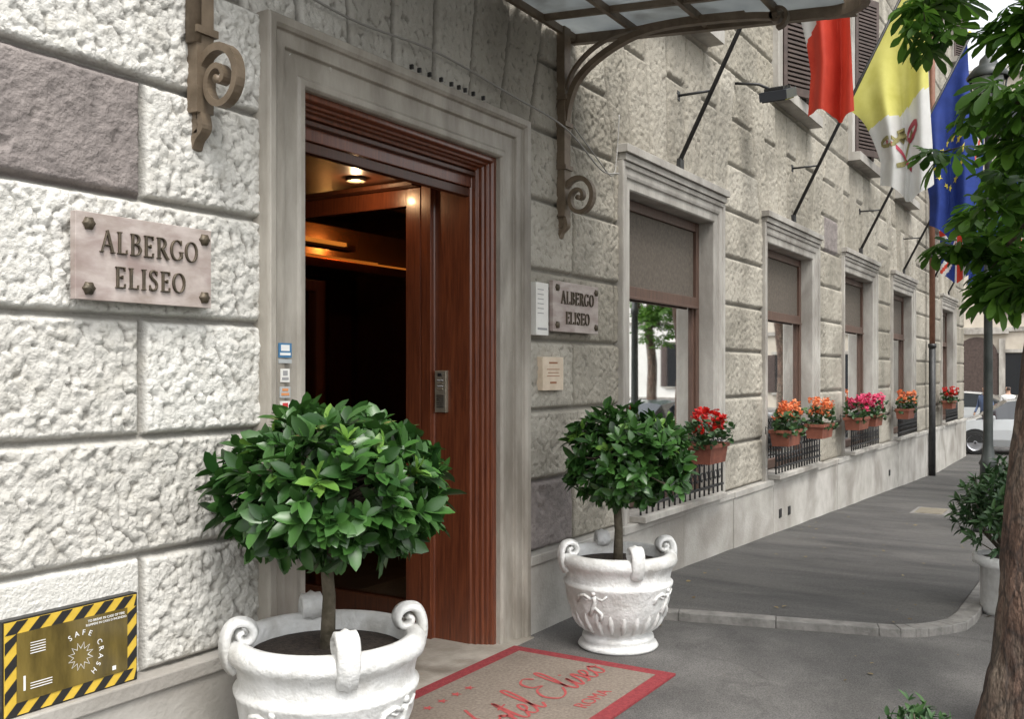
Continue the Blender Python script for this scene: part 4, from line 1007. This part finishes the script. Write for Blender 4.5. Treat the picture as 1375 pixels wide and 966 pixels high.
# ---------------------------------------------------------------- surrounding buildings
def building(name,x0,x1,y0,y1,h,mat,face,nw,storeys,gz0=-.5,arch=False):
    e=empty(name); mb=MB(); mb.box(x0,x1,y0,y1,gz0-.5,h,mat); mb.box(x0-.4,x1+.4,y0-.4,y1+.4,h,h+.4,MARBLE2)
    sh=(h-gz0)/storeys
    for s in range(storeys):
        z=gz0+s*sh
        for i in range(nw):
            t=(i+.5)/nw
            if face=='x-': q=y0+(y1-y0)*t; mb.box(x0-.03,x0+.1,q-.55,q+.55,z+1.0,z+sh*.72,DARK); mb.box(x0-.14,x0-.02,q-.75,q+.75,z+.85,z+.98,MARBLE2); mb.box(x0-.1,x0-.02,q-.75,q+.75,z+sh*.72+.03,z+sh*.72+.2,MARBLE2); mb.box(x0-.09,x0-.04,q-1.1,q-.57,z+1.,z+sh*.72,SHUT); mb.box(x0-.09,x0-.04,q+.57,q+1.1,z+1.,z+sh*.72,SHUT)
            else: q=x0+(x1-x0)*t; mb.box(q-.55,q+.55,y1-.1,y1+.03,z+1.0,z+sh*.72,DARK); mb.box(q-.75,q+.75,y1+.02,y1+.14,z+.85,z+.98,MARBLE2); mb.box(q-1.1,q-.57,y1+.04,y1+.09,z+1.,z+sh*.72,SHUT); mb.box(q+.57,q+1.1,y1+.04,y1+.09,z+1.,z+sh*.72,SHUT)
        if face=='x-': mb.box(x0-.12,x0-.01,y0,y1,z-.1,z+.12,MARBLE2)
        else: mb.box(x0,x1,y1+.01,y1+.12,z-.1,z+.12,MARBLE2)
    if arch:
        for q in(6.0,2.0,-3):
            P=[(x0-.12,q-1,gz0),(x0-.12,q+1,gz0)]+[(x0-.12,q+math.cos(a*math.pi/10),gz0+3+math.sin(a*math.pi/10)) for a in range(11)]
            mb.prism(P,(.1,0,0),SHUT)
            for s in(-1,1): mb.box(x0-.2,x0-.02,q+s*1.2-.14,q+s*1.2+.14,gz0,gz0+3.9,MARBLE2)
            mb.box(x0-.25,x0-.02,q-1.5,q+1.5,gz0+4.15,gz0+4.4,MARBLE2)
    mb.build('walls_and_windows',e)
building('apartment_building',56,70,-11,30,17,ROMEW,'x-',12,4,arch=True)
building('apartment_building.001',-30,50,-64,-56,7,ROMEP,'y+',22,2)
building('apartment_building.002',32,55,12,30,15,ROMEP,'x-',6,4)
building('apartment_building.003',74,86,-62,-13,18,ROMEWH,'x-',7,3,gz0=-.5)
# ---------------------------------------------------------------- pedestrians
SK=M('skin',(.45,.27,.19),None,rough=.6); HR=M('hair',(.03,.02,.015),None)
def person(name,x,y,z,yaw,top,bottom):
    J=[(0,0,.95,.13),(0,0,1.15,.125),(0,0,1.35,.16),(0,0,1.48,.07),(.01,0,1.55,.06),(.02,0,1.64,.095),(.01,0,1.72,.08),
       (.02,.10,.90,.10),(.10,.11,.50,.065),(.05,.11,.09,.045),(.2,.11,.04,.035),(-.02,-.10,.90,.10),(-.02,-.11,.50,.065),(-.16,-.11,.10,.045),(-.03,-.11,.04,.035),
       (0,.19,1.40,.055),(-.03,.24,1.12,.042),(.1,.25,.88,.032),(.14,.25,.79,.028),(0,-.19,1.40,.055),(.02,-.24,1.12,.042),(.16,-.25,.9,.032),(.2,-.25,.81,.028)]
    E=[(0,1),(1,2),(2,3),(3,4),(4,5),(5,6),(0,7),(7,8),(8,9),(9,10),(0,11),(11,12),(12,13),(13,14),(2,15),(15,16),(16,17),(17,18),(2,19),(19,20),(20,21),(21,22)]
    me=bpy.data.meshes.new(name); me.from_pydata([j[:3] for j in J],E,[]); ob=bpy.data.objects.new(name,me); COL.objects.link(ob)
    sk=ob.modifiers.new('s','SKIN'); sv=me.skin_vertices[0].data
    for i,j in enumerate(J): sv[i].radius=(j[3],j[3])
    sv[0].use_root=True
    ob.modifiers.new('u','SUBSURF').levels=1
    bpy.context.view_layer.update(); dg=bpy.context.evaluated_depsgraph_get(); m2=bpy.data.meshes.new_from_object(ob.evaluated_get(dg)); bpy.data.objects.remove(ob)
    m2.materials.clear()
    for m in(top,bottom,SK,HR): m2.materials.append(m)
    for p in m2.polygons:
        c_=p.center; p.use_smooth=True
        p.material_index=3 if (c_.z>1.69 or (c_.z>1.58 and c_.x<-.02)) else (2 if c_.z>1.47 or (c_.z<.9 and abs(c_.y)>.2) else (0 if c_.z>.93 else 1))
    o=bpy.data.objects.new(name,m2); COL.objects.link(o); o.location=(x,y,z); o.rotation_euler=(0,0,yaw); return o
BLK=M('cloth_dark',(.03,.03,.04),None); CB=M('cloth_blue',(.10,.14,.25),None); CWh=M('cloth_white',(.6,.6,.58),None)
person('pedestrian',33.5,3.35,-.5,2.6,CB,BLK); person('pedestrian.001',34.0,2.75,-.5,.4,CWh,BLK)
# ---------------------------------------------------------------- camera, light, sky
cam=bpy.data.cameras.new('camera'); co=bpy.data.objects.new('camera',cam); COL.objects.link(co); scene.camera=co
co.location=(0,0,1.67); co.rotation_euler=(math.pi/2,0,math.atan2(.525,.851)-math.pi/2)
cam.sensor_width=36; cam.lens=34.17; cam.shift_y=17/1375; cam.clip_end=1500; cam.clip_start=.05
w=bpy.data.worlds.new('World'); scene.world=w; w.use_nodes=True; nt=w.node_tree; L=nt.links
sky=nn(nt,'ShaderNodeTexSky',sky_type='NISHITA'); sky.sun_disc=False; sky.sun_elevation=math.radians(58); sky.dust_density=4; sky.air_density=1.3
hs=nn(nt,'ShaderNodeHueSaturation'); hs.inputs['Saturation'].default_value=.15; L.new(sky.outputs[0],hs.inputs['Color'])
L.new(hs.outputs[0],nt.nodes['Background'].inputs['Color']); nt.nodes['Background'].inputs['Strength'].default_value=.36
sun=bpy.data.lights.new('sun','SUN'); sun.energy=1.8; sun.angle=math.radians(18); sun.color=(1,.95,.88)
so=bpy.data.objects.new('sun',sun); COL.objects.link(so)
el=math.radians(58); az=math.radians(-125)
sd=Vector((math.cos(el)*math.cos(az),math.cos(el)*math.sin(az),math.sin(el)))
so.rotation_euler=sd.to_track_quat('Z','Y').to_euler(); so.location=(0,-5,10)
sky.sun_rotation=math.radians(90)-az
scene.view_settings.view_transform='Standard'; scene.view_settings.look='None'; scene.view_settings.exposure=0
